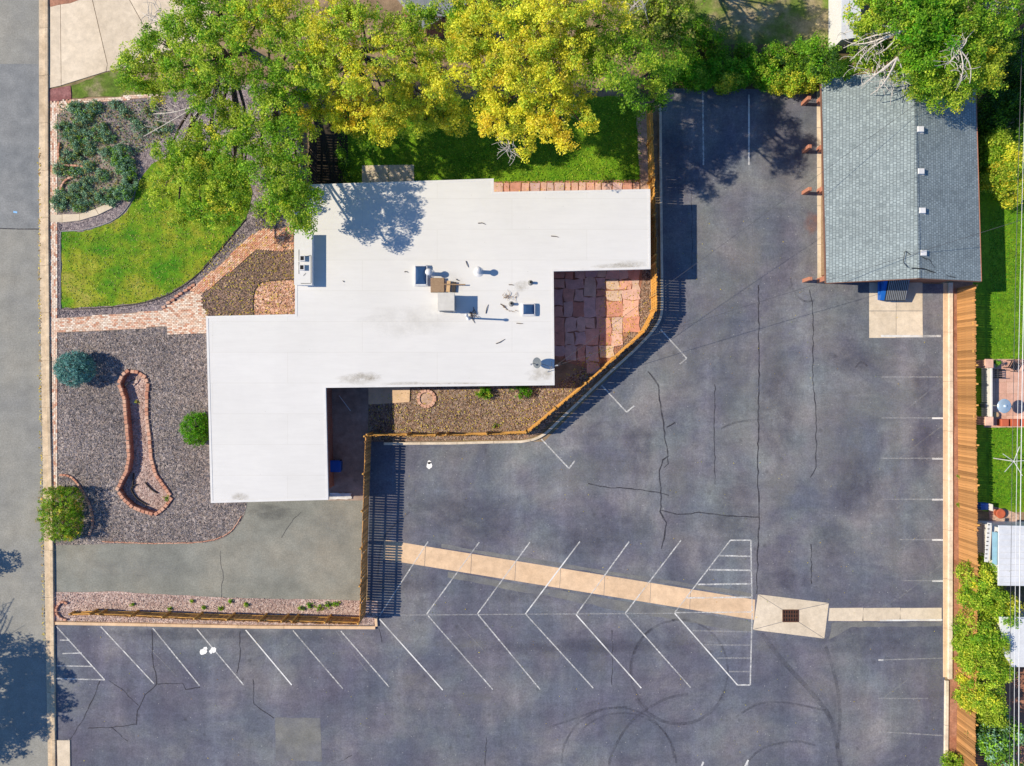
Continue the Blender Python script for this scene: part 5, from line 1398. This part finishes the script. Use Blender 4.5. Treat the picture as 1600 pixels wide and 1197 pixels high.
# tree across the street: only its shadow falls into view
tree('street_tree', 'tree across the street whose shadow falls on the kerb', (-198, 1115), [
    (-248, 1078, 40, 5, GG), (-258, 1128, 44, 6, GG), (-238, 1168, 44, 5.6, GG), (-298, 1108, 40, 6.4, GG), (-288, 1168, 40, 6, GG), (-263, 1213, 38, 5, GG), (-208, 1133, 36, 4.6, GG), (-303, 1228, 34, 5, GG), (-213, 1178, 34, 4.4, GG)], None, .2, .3, .18, .8, 28)
bb = MB(); r = random.Random(9)
spray(W(-230, 1060, 3.6), [W(x, y, h) for x, y, h in ((-255, 980, 5), (-230, 995, 4.6), (-280, 1005, 5.6), (-210, 1025, 4.4), (-265, 1035, 5), (-290, 975, 5.8))], 2, .06)
bb.build('bare_branches', M['bark'], bpy.data.objects['street_tree'])['kind'] = 'stuff'
tree('street_sapling', 'small tree across the street whose shadow dots the asphalt', (-133, 884), [(-155, 893, 18, 3.2, GG), (-146, 888, 12, 2.8, GG), (-158, 902, 12, 2.8, GG)], None, .06, .4, .14, .6, 30, clump_r=.3)

ORD = ['first', 'second', 'third', 'fourth', 'fifth', 'sixth', 'seventh', 'eighth', 'ninth', 'tenth', 'eleventh', 'twelfth', 'thirteenth', 'fourteenth', 'fifteenth', 'sixteenth', 'seventeenth']
def rank(items, key):
    o = sorted(range(len(items)), key=lambda i: key(items[i])); return {i: ORD[k] for k, i in enumerate(o)}
def bush(name, label, px, py, rx, ry, h, mixp, cnt, leaf=.11, group=None, mat='leaf', seed=0, cat='shrub', boxy=False, clump=.28, lift=0.0):
    """a shrub of dense clumps on and in an egg or box shape; px,py is its middle as seen at half height"""
    r = random.Random(seed + int(px * 7 + py))
    c = W(px, py, h * .55)
    root = empty(name, Vector((c.x, c.y, 0)), label, cat, group)
    X, Y = rx * S * (1 - h * .55 / CAM_H), ry * S * (1 - h * .55 / CAM_H)
    st_ = MB()
    for k in range(5):
        a = 2 * PI * k / 5
        limb(st_, (c.x, c.y, 0), (c.x + X * .5 * math.cos(a), c.y + Y * .5 * math.sin(a), h * .6), .04, .015, r, 5, .08, 3)
    st_.build('stems', M['bark'], root)
    cl = []
    n = cnt
    for k in range(n):
        d = Vector((r.gauss(0, 1), r.gauss(0, 1), r.gauss(.1, 1))); d.normalize()
        if boxy:
            mx = max(abs(d.x), abs(d.y), abs(d.z)); e = .8
            d = Vector((d.x / mx * e + d.x * (1 - e), d.y / mx * e + d.y * (1 - e), d.z / mx * e + d.z * (1 - e)))
        q = r.random() ** .18 * r.uniform(.94, 1.02)
        p = Vector((c.x + d.x * X * q, c.y + d.y * Y * q, max(.06, h * .5 + d.z * h * .5 * q + lift)))
        cr = clump * r.uniform(.6, 1.2)
        cl.append((tuple(p), (cr, cr, cr * .8), 60 * (cr / .28) ** 2 * (.11 / leaf) ** 2, mixp, (c.x, c.y, h * .35)))
    leaves('foliage', cl, root, mat, leaf, .5, .35, seed=seed + 3)
    return root
bush('blue_spruce', 'round blue green spruce globe on the grey gravel', 116, 576, 31, 28, 1.7, [('blue', 1)], 1100, .075, None, 'needle', 40, 'shrub', clump=.11)
bush('clipped_hedge', 'square clipped yellow green hedge beside the street kerb', 94, 803, 29, 42, 1.5, [('lime', .6), ('green', 5), ('olive', 1.2), ('gold', .25), ('brown', .7)], 1300, .08, None, 'leaf', 41, 'hedge', True, .12)
bush('round_shrub', 'round bright green shrub tucked against the white roof', 306, 670, 24, 28, 1.3, [('bright', 3), ('green', 1)], 750, .08, None, 'leaf', 42, clump=.11)
bush('small_shrub', 'small bright green shrub on the side gravel, left of two', 757, 614, 14, 9, .55, [('bright', 1), ('lime', .5)], 36, .10, None, 'leaf', 43, clump=.18)
bush('small_shrub', 'small bright green shrub on the side gravel, right of two', 815, 612, 16, 10, .6, [('bright', 1)], 40, .10, None, 'leaf', 44, clump=.18)
jl = 'low blue green juniper clump in the pink corner bed'
for i, (x, y, a, h) in enumerate(((132, 175, 16, .5), (116, 168, 9, .4), (148, 168, 10, .4), (98, 200, 11, .45), (112, 212, 11, .45), (128, 195, 14, .5), (142, 213, 13, .5), (158, 200, 9, .4), (168, 215, 10, .4), (120, 225, 9, .35), (124, 240, 9, .4), (104, 245, 10, .4), (140, 235, 8, .3), (95, 263, 12, .45), (118, 268, 9, .4), (138, 260, 9, .35), (158, 275, 10, .4), (166, 238, 10, .4), (135, 285, 9, .35), (118, 296, 11, .45),
        (95, 305, 10, .4), (90, 318, 12, .5), (108, 312, 10, .45), (126, 322, 10, .4), (140, 308, 12, .45), (162, 305, 11, .45), (175, 312, 10, .4), (180, 300, 9, .4))):
    bush('juniper', jl, x, y, a * 1.12, a * 1.08, h * .8, [('bluegreen', 4), ('olive', 1), ('green', .6)], 24 + int(a * 1.4), .085, 'junipers in the corner bed', 'needle', 60 + i, clump=.17)
_it = ((190, 240, 13, 15), (197, 262, 13, 14), (203, 285, 10, 16), (192, 300, 12, 12), (185, 255, 10, 12))
rk_ = rank(_it, lambda q: q[1])
for i, (x, y, a, b) in enumerate(_it):
    bush('ground_juniper', '%s dense juniper mound from the top on the corner bed edge' % rk_[i], x, y, a * 1.15, b * 1.15, .55, [('bluegreen', 2), ('green', 1)], 70, .085, 'juniper mounds on the bed edge', 'needle', 90 + i, clump=.18)
for i, (x, y, a) in enumerate(((178, 164, 9), (200, 180, 12), (230, 175, 10), (222, 205, 14), (245, 200, 12), (262, 198, 11), (192, 172, 8), (240, 165, 8), (212, 192, 9))):
    bush('spreading_juniper', 'sparse blue green juniper sprawling on the purple gravel', x, y, a, a * .8, .28, [('bluegreen', 1), ('olive', .4)], 14, .09, 'junipers on the purple gravel', 'needle', 110 + i, clump=.17)
r = random.Random(3)
HX = [(1048, 116, 20), (1075, 105, 22), (1100, 118, 20), (1125, 105, 22), (1150, 117, 20), (1175, 106, 20), (1198, 118, 20), (1222, 108, 22), (1247, 116, 18), (1272, 100, 26), (1300, 108, 22), (1262, 128, 14), (1240, 130, 12), (1318, 118, 18), (1085, 122, 15), (1215, 130, 13), (1135, 128, 14)]
rk_ = rank(HX, lambda q: q[0])
for i, (x, y, a) in enumerate(HX):
    mp = [('bright', 3), ('green', 2), ('lime', .8)] if x < 1200 else [('green', 3), ('dark', 2), ('lime', 1)]
    if y > 125: mp = [('lime', 2), ('yellow', 1.5), ('green', 1)]
    bush('hedge_bush', '%s bush from the left in the green hedge behind the parking lot' % rk_[i], x, y, a * 1.12, a * .95, r.uniform(1.3, 1.9), mp, 75, .12, 'hedge behind the lot', 'leaf', 130 + i, clump=.32)
_it = ((1555, 225, 20, 2.6, [('lime', 3), ('green', 2)]), (1580, 250, 26, 3.0, [('lime', 2), ('yellow', 2), ('green', 1)]), (1560, 275, 22, 2.6, [('lime', 2), ('green', 1), ('gold', .6)]), (1590, 295, 22, 2.8, [('lime', 2), ('yellow', 1)]), (1545, 250, 14, 2.2, [('green', 1), ('lime', 1)]))
rk_ = rank(_it, lambda q: q[1])
for i, (x, y, a, h, mp) in enumerate(_it):
    bush('yellowing_bush', '%s yellow green bush from the top beside the garage under power lines' % rk_[i], x, y, a, a, h, mp, 80, .13, 'yellowing bushes by the garage', 'leaf', 160 + i, clump=.34)
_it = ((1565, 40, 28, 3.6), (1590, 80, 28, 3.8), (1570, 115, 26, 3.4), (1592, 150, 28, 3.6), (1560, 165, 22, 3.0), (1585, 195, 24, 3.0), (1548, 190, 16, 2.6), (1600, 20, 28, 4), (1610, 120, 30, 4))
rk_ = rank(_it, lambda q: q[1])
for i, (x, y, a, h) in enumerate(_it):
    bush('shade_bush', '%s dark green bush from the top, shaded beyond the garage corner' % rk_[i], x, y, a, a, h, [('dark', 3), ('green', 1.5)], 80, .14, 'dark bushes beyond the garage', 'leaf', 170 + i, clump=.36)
_it = ((1528, 900, 22, 2.4, [('lime', 3), ('yellow', 1), ('green', 2)]), (1552, 885, 18, 2.4, [('lime', 2), ('green', 2), ('gold', .5)]), (1545, 930, 26, 2.8, [('green', 2), ('lime', 3)]), (1565, 940, 18, 2.4, [('lime', 2), ('yellow', 1)]), (1525, 985, 26, 2.8, [('lime', 3), ('green', 3)]), (1545, 1000, 24, 3.0, GL), (1530, 1030, 28, 3.0, GL), (1555, 1040, 22, 2.8, GL), (1535, 1075, 28, 2.8, [('lime', 3), ('yellow', 1), ('green', 2)]), (1515, 1010, 16, 2.2, GL), (1545, 1105, 24, 2.6, [('lime', 3), ('green', 1.5)]), (1518, 1095, 14, 2.2, YG), (1565, 960, 20, 2.6, GG), (1520, 935, 16, 2.2, GL))
rk_ = rank(_it, lambda q: q[1])
for i, (x, y, a, h, mp) in enumerate(_it):
    bush('boundary_bush', '%s bright yellow green bush from the top over the plank fence' % rk_[i], x, y, a, a, h, mp, 95, .13, 'bushes over the plank fence', 'leaf', 190 + i, clump=.34)
_it = ((1550, 1160, 22, 2.6), (1575, 1140, 18, 2.4), (1570, 1185, 22, 2.4), (1530, 1150, 14, 2.0))
rk_ = rank(_it, lambda q: q[1])
for i, (x, y, a, h) in enumerate(_it):
    bush('feathery_pine', '%s feathery dark green pine from the top in bottom right corner' % rk_[i], x, y, a, a, h, [('green', 2), ('bluegreen', 1), ('dark', 1)], 80, .16, 'pines in the bottom right corner', 'needle', 210 + i, clump=.34)
bush('kerb_bush', 'low green bush at the bottom edge beside the right kerb', 1495, 1192, 22, 14, .9, [('green', 2), ('lime', 1)], 50, .12, None, 'leaf', 230)
_it = ((537, 255, 9, 1.0), (545, 275, 8, .8), (532, 240, 8, 1.0))
rk_ = rank(_it, lambda q: q[1])
for i, (x, y, a, h) in enumerate(_it):
    bush('shade_plant', '%s green plant from the top beside the black fence' % rk_[i], x, y, a, a, h, [('green', 2), ('dark', 1)], 24, .11, 'plants by the black fence', 'leaf', 240 + i, clump=.2)
_it = [(1075, 78, 20, 1.6), (1120, 82, 18, 1.2), (1165, 84, 18, 1.2), (1210, 85, 18, 1.4), (1245, 82, 18, 1.4), (1090, 45, 20, 1.6), (1060, 20, 26, 2.4), (1110, 60, 20, 1.4)]
rk_ = rank(_it, lambda q: q[0])
for i, (x, y, a, h) in enumerate(_it):
    bush('yard_bush', '%s loose green bush from the left in the dry yard behind hedge' % rk_[i], x, y, a, a * .8, h, [('green', 3), ('bright', 2), ('olive', 1)], 50, .12, 'bushes in the dry yard', 'leaf', 320 + i, clump=.30)
wl_ = 'small green weed in the pale pink gravel strip'
for i, (x, y, a) in enumerate(((485, 946, 9), (500, 950, 7), (512, 945, 8), (525, 944, 7), (472, 950, 5), (345, 950, 4), (385, 945, 4), (318, 949, 3), (300, 940, 3), (206, 944, 3), (265, 951, 3), (360, 940, 3))):
    bush('weed', wl_, x, y, a, a * .7, .2, [('bright', 1), ('lime', 1)], 6 + a, .09, 'weeds in the gravel strip', 'leaf', 250 + i, clump=.10)
for i, (x, y, a) in enumerate(((775, 665, 5), (1499, 745, 3), (1498, 790, 3), (1505, 585, 5), (1502, 710, 3), (260, 778, 5), (215, 628, 3))):
    bush('wild_weed', 'tiny green weed sprouting at a soil edge', x, y, a, a, .22, [('green', 1), ('lime', 1), ('brown', .4)], 6 + a, .08, 'tiny weeds', 'leaf', 270 + i, clump=.10)

# ---- grass blades, stones and fallen leaves nobody could count
def scatter(px, n, seed):
    R = random.Random(seed); xs = [p[0] for p in px]; ys = [p[1] for p in px]; out = []
    while len(out) < n:
        x, y = R.uniform(min(xs), max(xs)), R.uniform(min(ys), max(ys))
        if inside(px, x, y): out.append((x, y))
    return out
def flakes(name, pts, z, pal, size, label, cat, up=2.5, seed=0, mat='leaf', zr=.02):
    R = np.random.default_rng(seed)
    g = [G(*p) for p in pts]
    cl = []
    k = len(g); p = np.array([[q.x, q.y, z] for q in g]); p[:, 2] += R.random(k) * zr
    nn = R.normal(size=(k, 3)) * .5 + np.array([0, 0, up * .5]); nn /= np.linalg.norm(nn, axis=1)[:, None]
    rv = R.normal(size=(k, 3)); u = np.cross(nn, rv); u /= np.linalg.norm(u, axis=1)[:, None]; v = np.cross(nn, u)
    sz = size * R.uniform(.6, 1.3, k); a = u * (sz / 2)[:, None]; b = v * (sz * .3)[:, None]
    V = np.stack([p - a, p + b, p + a, p - b], 1).reshape(-1, 3); V[:, 2] = np.maximum(V[:, 2], z - .004)
    o = mk(name, V.tolist(), [(4 * i, 4 * i + 1, 4 * i + 2, 4 * i + 3) for i in range(k)], M[mat])
    pa = np.array([c for nm in pal for c in PAL[nm]])
    face_cols(o, pa[R.integers(0, len(pa), k)] * R.uniform(.7, 1.25, (k, 1)))
    return tag(o, label, cat, kind='stuff')
flakes('grass', scatter(lawn_px, 4500, 1), .045, ['lime', 'olive', 'green'], .11, 'short grass blades of the front lawn', 'grass', 2.2, 1, zr=.012)
flakes('grass', scatter(backlawn_px, 11000, 2), .05, ['green', 'lime', 'bright'], .11, 'short grass blades of the shaded back lawn', 'grass', 1.6, 2, zr=.012)
flakes('grass', scatter([(1546, 330), (1640, 330), (1640, 560), (1546, 560)], 5000, 3) + scatter([(1546, 668), (1640, 668), (1640, 790), (1546, 790)], 4000, 4), .03, ['bright', 'green'], .11, 'short grass blades of the neighbour lawn', 'grass', 1.6, 3, zr=.012)
flakes('fallen_leaves', scatter([(318, 366), (475, 366), (475, 500), (318, 500)], 1500, 5) + scatter([(576, 615), (860, 605), (1000, 480), (1025, 440), (1025, 480), (830, 678), (578, 685)], 1500, 6) + scatter([(936, 440), (1000, 440), (990, 510), (936, 580)], 350, 7) + scatter([(390, 150), (480, 150), (480, 360), (400, 360)], 1200, 8) + scatter([(772, 284), (1000, 282), (1000, 300), (772, 300)], 150, 9), .085, ['gold', 'yellow', 'brown', 'brown'], .085, 'yellow and brown fallen leaves strewn over the gravel', 'leaves', 2.5, 5, zr=.01)
flakes('gutter_leaves', [(62.5 + (y > 500) * (y - 500) * .012 + rnd.gauss(0, 1.0), y) for y in [rnd.uniform(230, 1000) for _ in range(420)]], .062, ['brown', 'brown', 'gold'], .11, 'brown leaves drifted along the street gutter', 'leaves', 2.5, 6, zr=.01)
flakes('lot_litter', scatter([(590, 700), (1470, 460), (1470, 1190), (100, 1190), (100, 990), (590, 990)], 260, 10) + scatter([(1040, 330), (1270, 330), (1270, 600), (1060, 560)], 60, 11), .034, ['brown', 'gold', 'olive'], .07, 'stray dry leaves scattered over the parking lot', 'leaves', 3, 7, zr=.004)
bed_px = [(92, 162), (150, 165), (188, 225), (208, 250), (204, 298), (182, 314), (140, 330), (92, 332)]
flakes('ground_cover', scatter(bed_px, 3200, 18) + scatter([(150, 165), (255, 155), (275, 205), (215, 245), (190, 222)], 1300, 19), .05, ['bluegreen', 'bluegreen', 'olive', 'brown'], .12, 'sparse grey green ground cover between the junipers', 'ground cover', .8, 8, zr=.10)
def stones(name, pts, z, cols, label, smin=.04, smax=.10, seed=0):
    R = random.Random(seed); V, F, C = [], [], []
    for x, y in pts:
        g = G(x, y); s_ = R.uniform(smin, smax) / 2; a = R.uniform(0, PI); b = len(V)
        for k in range(5):
            t_ = a + 2 * PI * k / 5; q = s_ * R.uniform(.75, 1.2)
            V.append((g.x + q * math.cos(t_), g.y + q * math.sin(t_), z - .01))
        for k in range(5):
            t_ = a + .2 + 2 * PI * k / 5; q = s_ * .55
            V.append((g.x + q * math.cos(t_), g.y + q * math.sin(t_), z + s_ * R.uniform(.5, .9)))
        F += [(b + k, b + (k + 1) % 5, b + 5 + (k + 1) % 5, b + 5 + k) for k in range(5)] + [tuple(b + 5 + k for k in range(5))]
        c = np.array(cols[R.randrange(len(cols))]) * R.uniform(.75, 1.25); C += [c] * 6
    o = mk(name, V, F, M['bricks']); face_cols(o, C)
    return tag(o, label, 'stones', kind='stuff')
yard = [(90, 520), (260, 524), (318, 522), (320, 790), (380, 790), (370, 818), (330, 840), (250, 846), (90, 848)]
hole_out = [(x + (x - 212) * .35, y + (y - 690) * .08) for x, y in HOLE]
stones('loose_stones', [p for p in scatter(yard, 7000, 12) if not inside(hole_out, *p)], .022, [(.12, .11, .12), (.3, .27, .26), (.22, .19, .19), (.4, .35, .32), (.28, .2, .17)], 'loose grey and pinkish stones on the gravel yard', seed=1)
stones('side_stones', scatter([(592, 632), (860, 612), (935, 560), (985, 470), (1020, 445), (1020, 482), (1005, 520), (925, 592), (828, 676), (592, 682)], 3500, 13), .020, [(.16, .11, .09), (.38, .27, .2), (.28, .18, .13), (.45, .36, .29)], 'loose brownish stones on the side gravel', seed=2)
stones('strip_stones', scatter([(90, 928), (180, 928), (585, 940), (585, 974), (90, 970)], 2600, 14), .024, [(.4, .3, .27), (.55, .44, .4), (.32, .22, .2), (.62, .52, .47)], 'loose pale pink stones on the gravel strip', seed=3)
stones('bed_stones', scatter([(318, 440), (400, 368), (475, 366), (475, 495), (318, 495)], 2600, 15), .026, [(.1, .08, .08), (.25, .19, .15), (.18, .14, .12), (.34, .27, .22)], 'loose dark stones on the brown gravel bed', seed=4)
stones('border_stones', scatter([(90, 350), (96, 350), (96, 486), (200, 484), (300, 440), (385, 350), (440, 300), (440, 360), (390, 362), (305, 440), (255, 475), (90, 496)], 2200, 16), .018, [(.16, .14, .15), (.34, .29, .29), (.24, .2, .21)], 'loose purple grey stones along the lawn border', seed=5)
stones('creek_stones', scatter(HOLE, 900, 17), bedz, [(.4, .29, .24), (.55, .42, .36), (.32, .22, .19)], 'loose pinkish stones inside the sunken planter', seed=6)

# ================================================================== SMALL THINGS, NEIGHBOURS, WIRES
bn = empty('blue_bin', G(527, 727), 'small blue plastic bin against the brick wing wall', 'bin')
p = G(528, 727)
MB().box((p.x, p.y, .36), (.60, .58, .68), 0, 1.12).build('body', M['bluebin'], bn); MB().bevbox((p.x, p.y, .73), (.72, .70, .08), .03).build('lid', M['bluebin'], bn)
MB().bar((p.x - .3, p.y + .37, .74), (p.x + .3, p.y + .37, .74), .05, .05).build('handle', M['bluebin'], bn)
for s_ in (-.22, .22): MB().tube([(p.x + s_ - .03, p.y + .3, .08), (p.x + s_ + .03, p.y + .3, .08)], .08, 10).build('wheel', M['black'], bn)
cv, cf = [], []
for i in range(9):
    for j in range(5):
        g_ = G(516 + i * 4.2 + rnd.uniform(-1, 1), 770 + j * 2.4 + rnd.uniform(-.6, .6), .06 + rnd.uniform(0, .10)); cv.append(g_)
for i in range(8):
    for j in range(4): cf.append((i * 5 + j, i * 5 + j + 1, i * 5 + j + 6, i * 5 + j + 5))
tag(mk('crumpled_sheet', cv, cf, M['cloth'], None, True), 'crumpled pale sheet on the alcove floor by the wing corner', 'sheet')
# leaning pole in alcove
tag(MB().tube([G(530, 618, .04), G(548, 642, .05)], .03, 6).build('white_pole', M['white_metal']), 'thin pale pole lying in the shaded alcove', 'pole')
# neighbour patio
npat = sheet('neighbour_patio', [(1537, 561), (1720, 561), (1720, 668), (1537, 668)], .022, M['pinkdirt'], label='salmon paved patio of the neighbour at the right edge', cat='patio')
cells = []
for i in range(7):
    for j in range(6):
        x0, y0 = 1538 + i * 17, 562 + j * 17.5
        mk_slab([(x0 + .25, y0 + .25), (x0 + 16.75, y0 + .25), (x0 + 16.75, y0 + 17.25), (x0 + .25, y0 + 17.25)], .05 + rnd.uniform(-.002, .002), M['paverslab'], npat, 'paver', .0)
nw = empty('garden_wall', G(1541, 615), 'low white garden wall with square pink pillars by the patio', 'wall')
MB().bevbox(tuple(G(1535, 614, .42)), (.13, 3.2, .9), .02).build('panel', M['trim'], nw)
for y in (568, 658):
    p = W(1545, y, 1.0); pil = MB().bevbox((p.x, p.y, .5), (.46, .50, 1.0), .02).build('pillar', M['paverslab'], nw); MB().bevbox((p.x, p.y, 1.03), (.52, .56, .07), .02).build('cap', M['paverslab'], pil)
for i, x in enumerate((1563, 1580, 1598)):
    p = G(x, 660); tag(MB().bevbox((p.x, p.y, .25), (.48, .46, .42), .03).build('clay_block', M['terracotta']), 'terracotta block in the row at the near edge of the patio, %s from the wall' % ('first', 'second', 'third')[i], 'clay block', 'terracotta blocks on the patio edge')
ph = empty('patio_heater', G(1546, 634), 'silver domed patio heater on the neighbour patio', 'patio heater')
top = W(1571, 634.5, 2.0); bx_, by_ = top.x, top.y
MB().lathe((bx_, by_, .05), [(.24, 0), (.24, .4), (.18, .5)], 16).build('base', M['steel'], ph, True)
MB().tube([(bx_, by_, .5), (bx_, by_, 1.85)], .04, 8).build('pole', M['steel'], ph)
dm = MB().lathe((bx_, by_, 1.9), [(.44, 0), (.42, .03), (.32, .08), (.18, .11), (.10, .12), (.09, .16), (.02, .17)], 24).build('reflector', M['heater'], ph, True)
def chair(px, py, rz, label):
    c = G(px, py, .05); ch_ = empty('patio_chair', c, label, 'chair', 'black metal patio chairs')
    R3 = Matrix.Rotation(rz, 3, 'Z')
    def T(x, y, z): return c + R3 @ Vector((x, y, z))
    for k in range(5): MB().bar(T(-.22 + .11 * k, -.24, .42), T(-.22 + .11 * k, .24, .42), .07, .02).build('slat', M['black'], ch_)
    for k in range(5): MB().bar(T(-.22 + .11 * k, .26, .45), T(-.22 + .11 * k, .38, .92), .06, .02).build('back_slat', M['black'], ch_)
    for x in (-.27, .27):
        for y in (-.25, .27): MB().tube([T(x, y, 0), T(x, y, .43)], .018, 6).build('leg', M['black'], ch_)
        MB().tube([T(x, -.26, .43), T(x, -.26, .64), T(x, .3, .66)], .018, 6).build('armrest', M['black'], ch_)
    MB().tube([T(-.27, .27, .43), T(-.27, .4, .95), T(.27, .4, .95), T(.27, .27, .43)], .018, 6).build('back_frame', M['black'], ch_)
chair(1552, 584, PI / 2, 'black slatted patio chair nearest the white garden wall')
chair(1575, 572, -.5, 'black slatted patio chair further right beside the lawn')
bush('potted_plant', 'small potted green plant beside the patio pillar', 1556, 567, 5, 5, .9, [('bright', 1), ('green', 1)], 14, .09, None, 'leaf', 300, 'plant', clump=.14)
p = G(1541, 648); tag(MB().lathe((p.x + .4, p.y, .05), [(.14, 0), (.2, .3), (.17, .32)], 12).build('flower_pot', M['palewood'], None, True), 'small yellowish flower pot behind the garden wall', 'pot')
p = G(1560, 801); fpot = MB().lathe((p.x - 1.0 + .9, p.y, .02), [(.22, 0), (.30, .32), (.32, .36), (.24, .37), (.1, .33)], 16).build('terracotta_pot', M['terracotta'], None, True)
tag(fpot, 'round red terracotta pot on the bare soil patch', 'pot')
bc = empty('blue_crate', G(1530, 790), 'blue plastic crate chair in the fence shade', 'crate')
p = G(1532, 790)
MB().bevbox((p.x, p.y, .22), (.50, .42, .40), .03).build('seat', M['bluebin'], bc); MB().box((p.x + .26, p.y, .5), (.05, .42, .5)).build('back', M['cloth'], bc)
cd = empty('clothes_dryer', W(1585, 720, 1.9), 'white rotary clothes dryer with thin arms on the lawn', 'clothes dryer')
t0 = W(1585, 721, 1.9)
MB().tube([(t0.x, t0.y, 0), (t0.x, t0.y, 1.95)], .03, 8).build('post', M['white_metal'], cd)
for k in range(5):
    a = 2 * PI * k / 5 + .1
    MB().tube([(t0.x, t0.y, 1.85), (t0.x + .95 * math.cos(a), t0.y + .95 * math.sin(a), 2.05)], .018, 6).build('arm', M['white_metal'], cd)
def shed(name, label, px, hgt, mat, fall=.0, wallm='trim'):
    root = empty(name, W(px[0][0], px[0][1], hgt) * Vector((1, 1, 0)) if False else Vector((W(*px[0], hgt).x, W(*px[0], hgt).y, 0)), label, 'shed')
    pts = [W(x, y, hgt) for x, y in px]
    MB().prism([(p.x, p.y) for p in pts], hgt - .08, hgt, bottom=True).build('roof', M[mat], root)
    MB().prism(inset(pts, .2), 0, hgt - .08, top=False).build('wall', M[wallm], root)
    return root, pts
s1, pts = shed('pale_shed', 'pale metal roofed shed behind the plank fence at right', [(1561, 821), (1720, 824), (1720, 917), (1560, 915)], 2.5, 'pale_roof')
for k in range(10):
    y = pts[0].y + (pts[3].y - pts[0].y) * (k + .5) / 10
    MB().bar((pts[0].x, y, 2.515), (pts[1].x, y, 2.515), .03, .02).build('roof_seam', M['white_metal'], s1)
bx = W(1546, 850, 2.3)
m = MB(); m.bar(W(1546, 817, 2.2), W(1541, 878, 2.2), .22, .06); tr = m.build('trellis_beam', M['trim'], s1)
for k in range(9):
    a = W(1545 - k * .55, 820 + k * 6.5, 2.24); MB().box(a, (.10, .05, .05)).build('notch', M['dark'], tr)
gp = MB(); gp.prism([W(x, y, 2.3) for x, y in ((1551, 831), (1559, 832), (1558, 884), (1551, 880))], 2.26, 2.3); gp.build('canopy_pane', plain('blue_polycarbonate', (.30, .52, .62), .25), s1)
shed('low_shed', 'small pale roofed shed among the bushes at lower right', [(1562, 964), (1720, 966), (1720, 1044), (1580, 1042), (1568, 1020)], 2.3, 'pale_roof')
shed('white_shed', 'pale shed roof strip under the corner tree', [(1315, -40), (1345, -40), (1345, 58), (1315, 62)], 2.2, 'pale_roof')
nh = empty('neighbour_house', W(660, -40, 3.0), 'grey roofed neighbour house peeking through the yellow trees', 'house')
nh.location.z = 0
e1, e2, e3, e4 = W(604, -20, 3.0), W(660, 46, 3.0), W(760, -12, 3.0), W(700, -80, 3.0)
rA, rB = (e1 + e2) / 2, (e3 + e4) / 2; rA.z = rB.z = 3.9
mk('roof', [e1, e2, e3, e4, rA, rB], [(1, 2, 5, 4), (3, 0, 4, 5), (0, 1, 4), (2, 3, 5)], M['grey_roof'], nh)
MB().prism(inset([e1, e2, e3, e4], .4), 0, 2.98, top=False).build('wall', M['brickwall'], nh)

# utility pole and wires
up = empty('utility_pole', G(1497, 112), 'wooden utility pole with grey crossarm in the corner trees', 'utility pole')
pb = G(1497, 112)
MB().tube([(pb.x, pb.y, -.1), (pb.x, pb.y, 6.6)], [.15, .11], 10).build('pole', M['bark'], up)
MB().bar((pb.x - .3, pb.y, 6.3), (pb.x + 1.9, pb.y + .1, 6.3), .11, .12).build('crossarm', M['steel'], up)
for dx in (-.2, .4, 1.0, 1.6):
    MB().lathe((pb.x + dx, pb.y, 6.36), [(.04, 0), (.05, .08), (.03, .15)], 8).build('insulator', M['steel'], up)
def wire(a, b, rad, mat, label, sag=.25, n=14):
    a, b = Vector(a), Vector(b)
    pts = [a.lerp(b, i / n) - Vector((0, 0, sag * 4 * (i / n) * (1 - i / n))) for i in range(n + 1)]
    tag(MB().tube(pts, rad, 5).build('power_line', M[mat], None), label, 'wire', 'overhead wires')
far = lambda x, h: W(x, 1500, h)
wire((pb.x - .2, pb.y, 6.5), far(1592, 6.5), .022, 'wire_bright', 'bright overhead cable, second from the right above the neighbour lawn', .3)
wire((pb.x + .4, pb.y, 6.5), far(1606, 6.5), .028, 'wire_bright', 'thick bright overhead cable furthest right above the neighbour lawn', .3)
wire((pb.x - .05, pb.y, 5.7), far(1578, 5.6), .013, 'wire_dark', 'thin dark overhead cable, leftmost of the bundle above the lawn', .35)
wire((pb.x + .05, pb.y, 5.9), far(1584, 5.8), .012, 'wire_bright', 'thin pale overhead cable in the middle of the bundle', .3)
wire(MAST, (pb.x, pb.y, 6.2), .010, 'wire_dark', 'thin service wire from the roof mast to the corner pole', .45, 20)
wire(MAST + Vector((0, 0, -.15)), W(1640, 330, 5.5), .011, 'wire_dark', 'thin telephone wire crossing the lot from the roof mast', .5, 20)
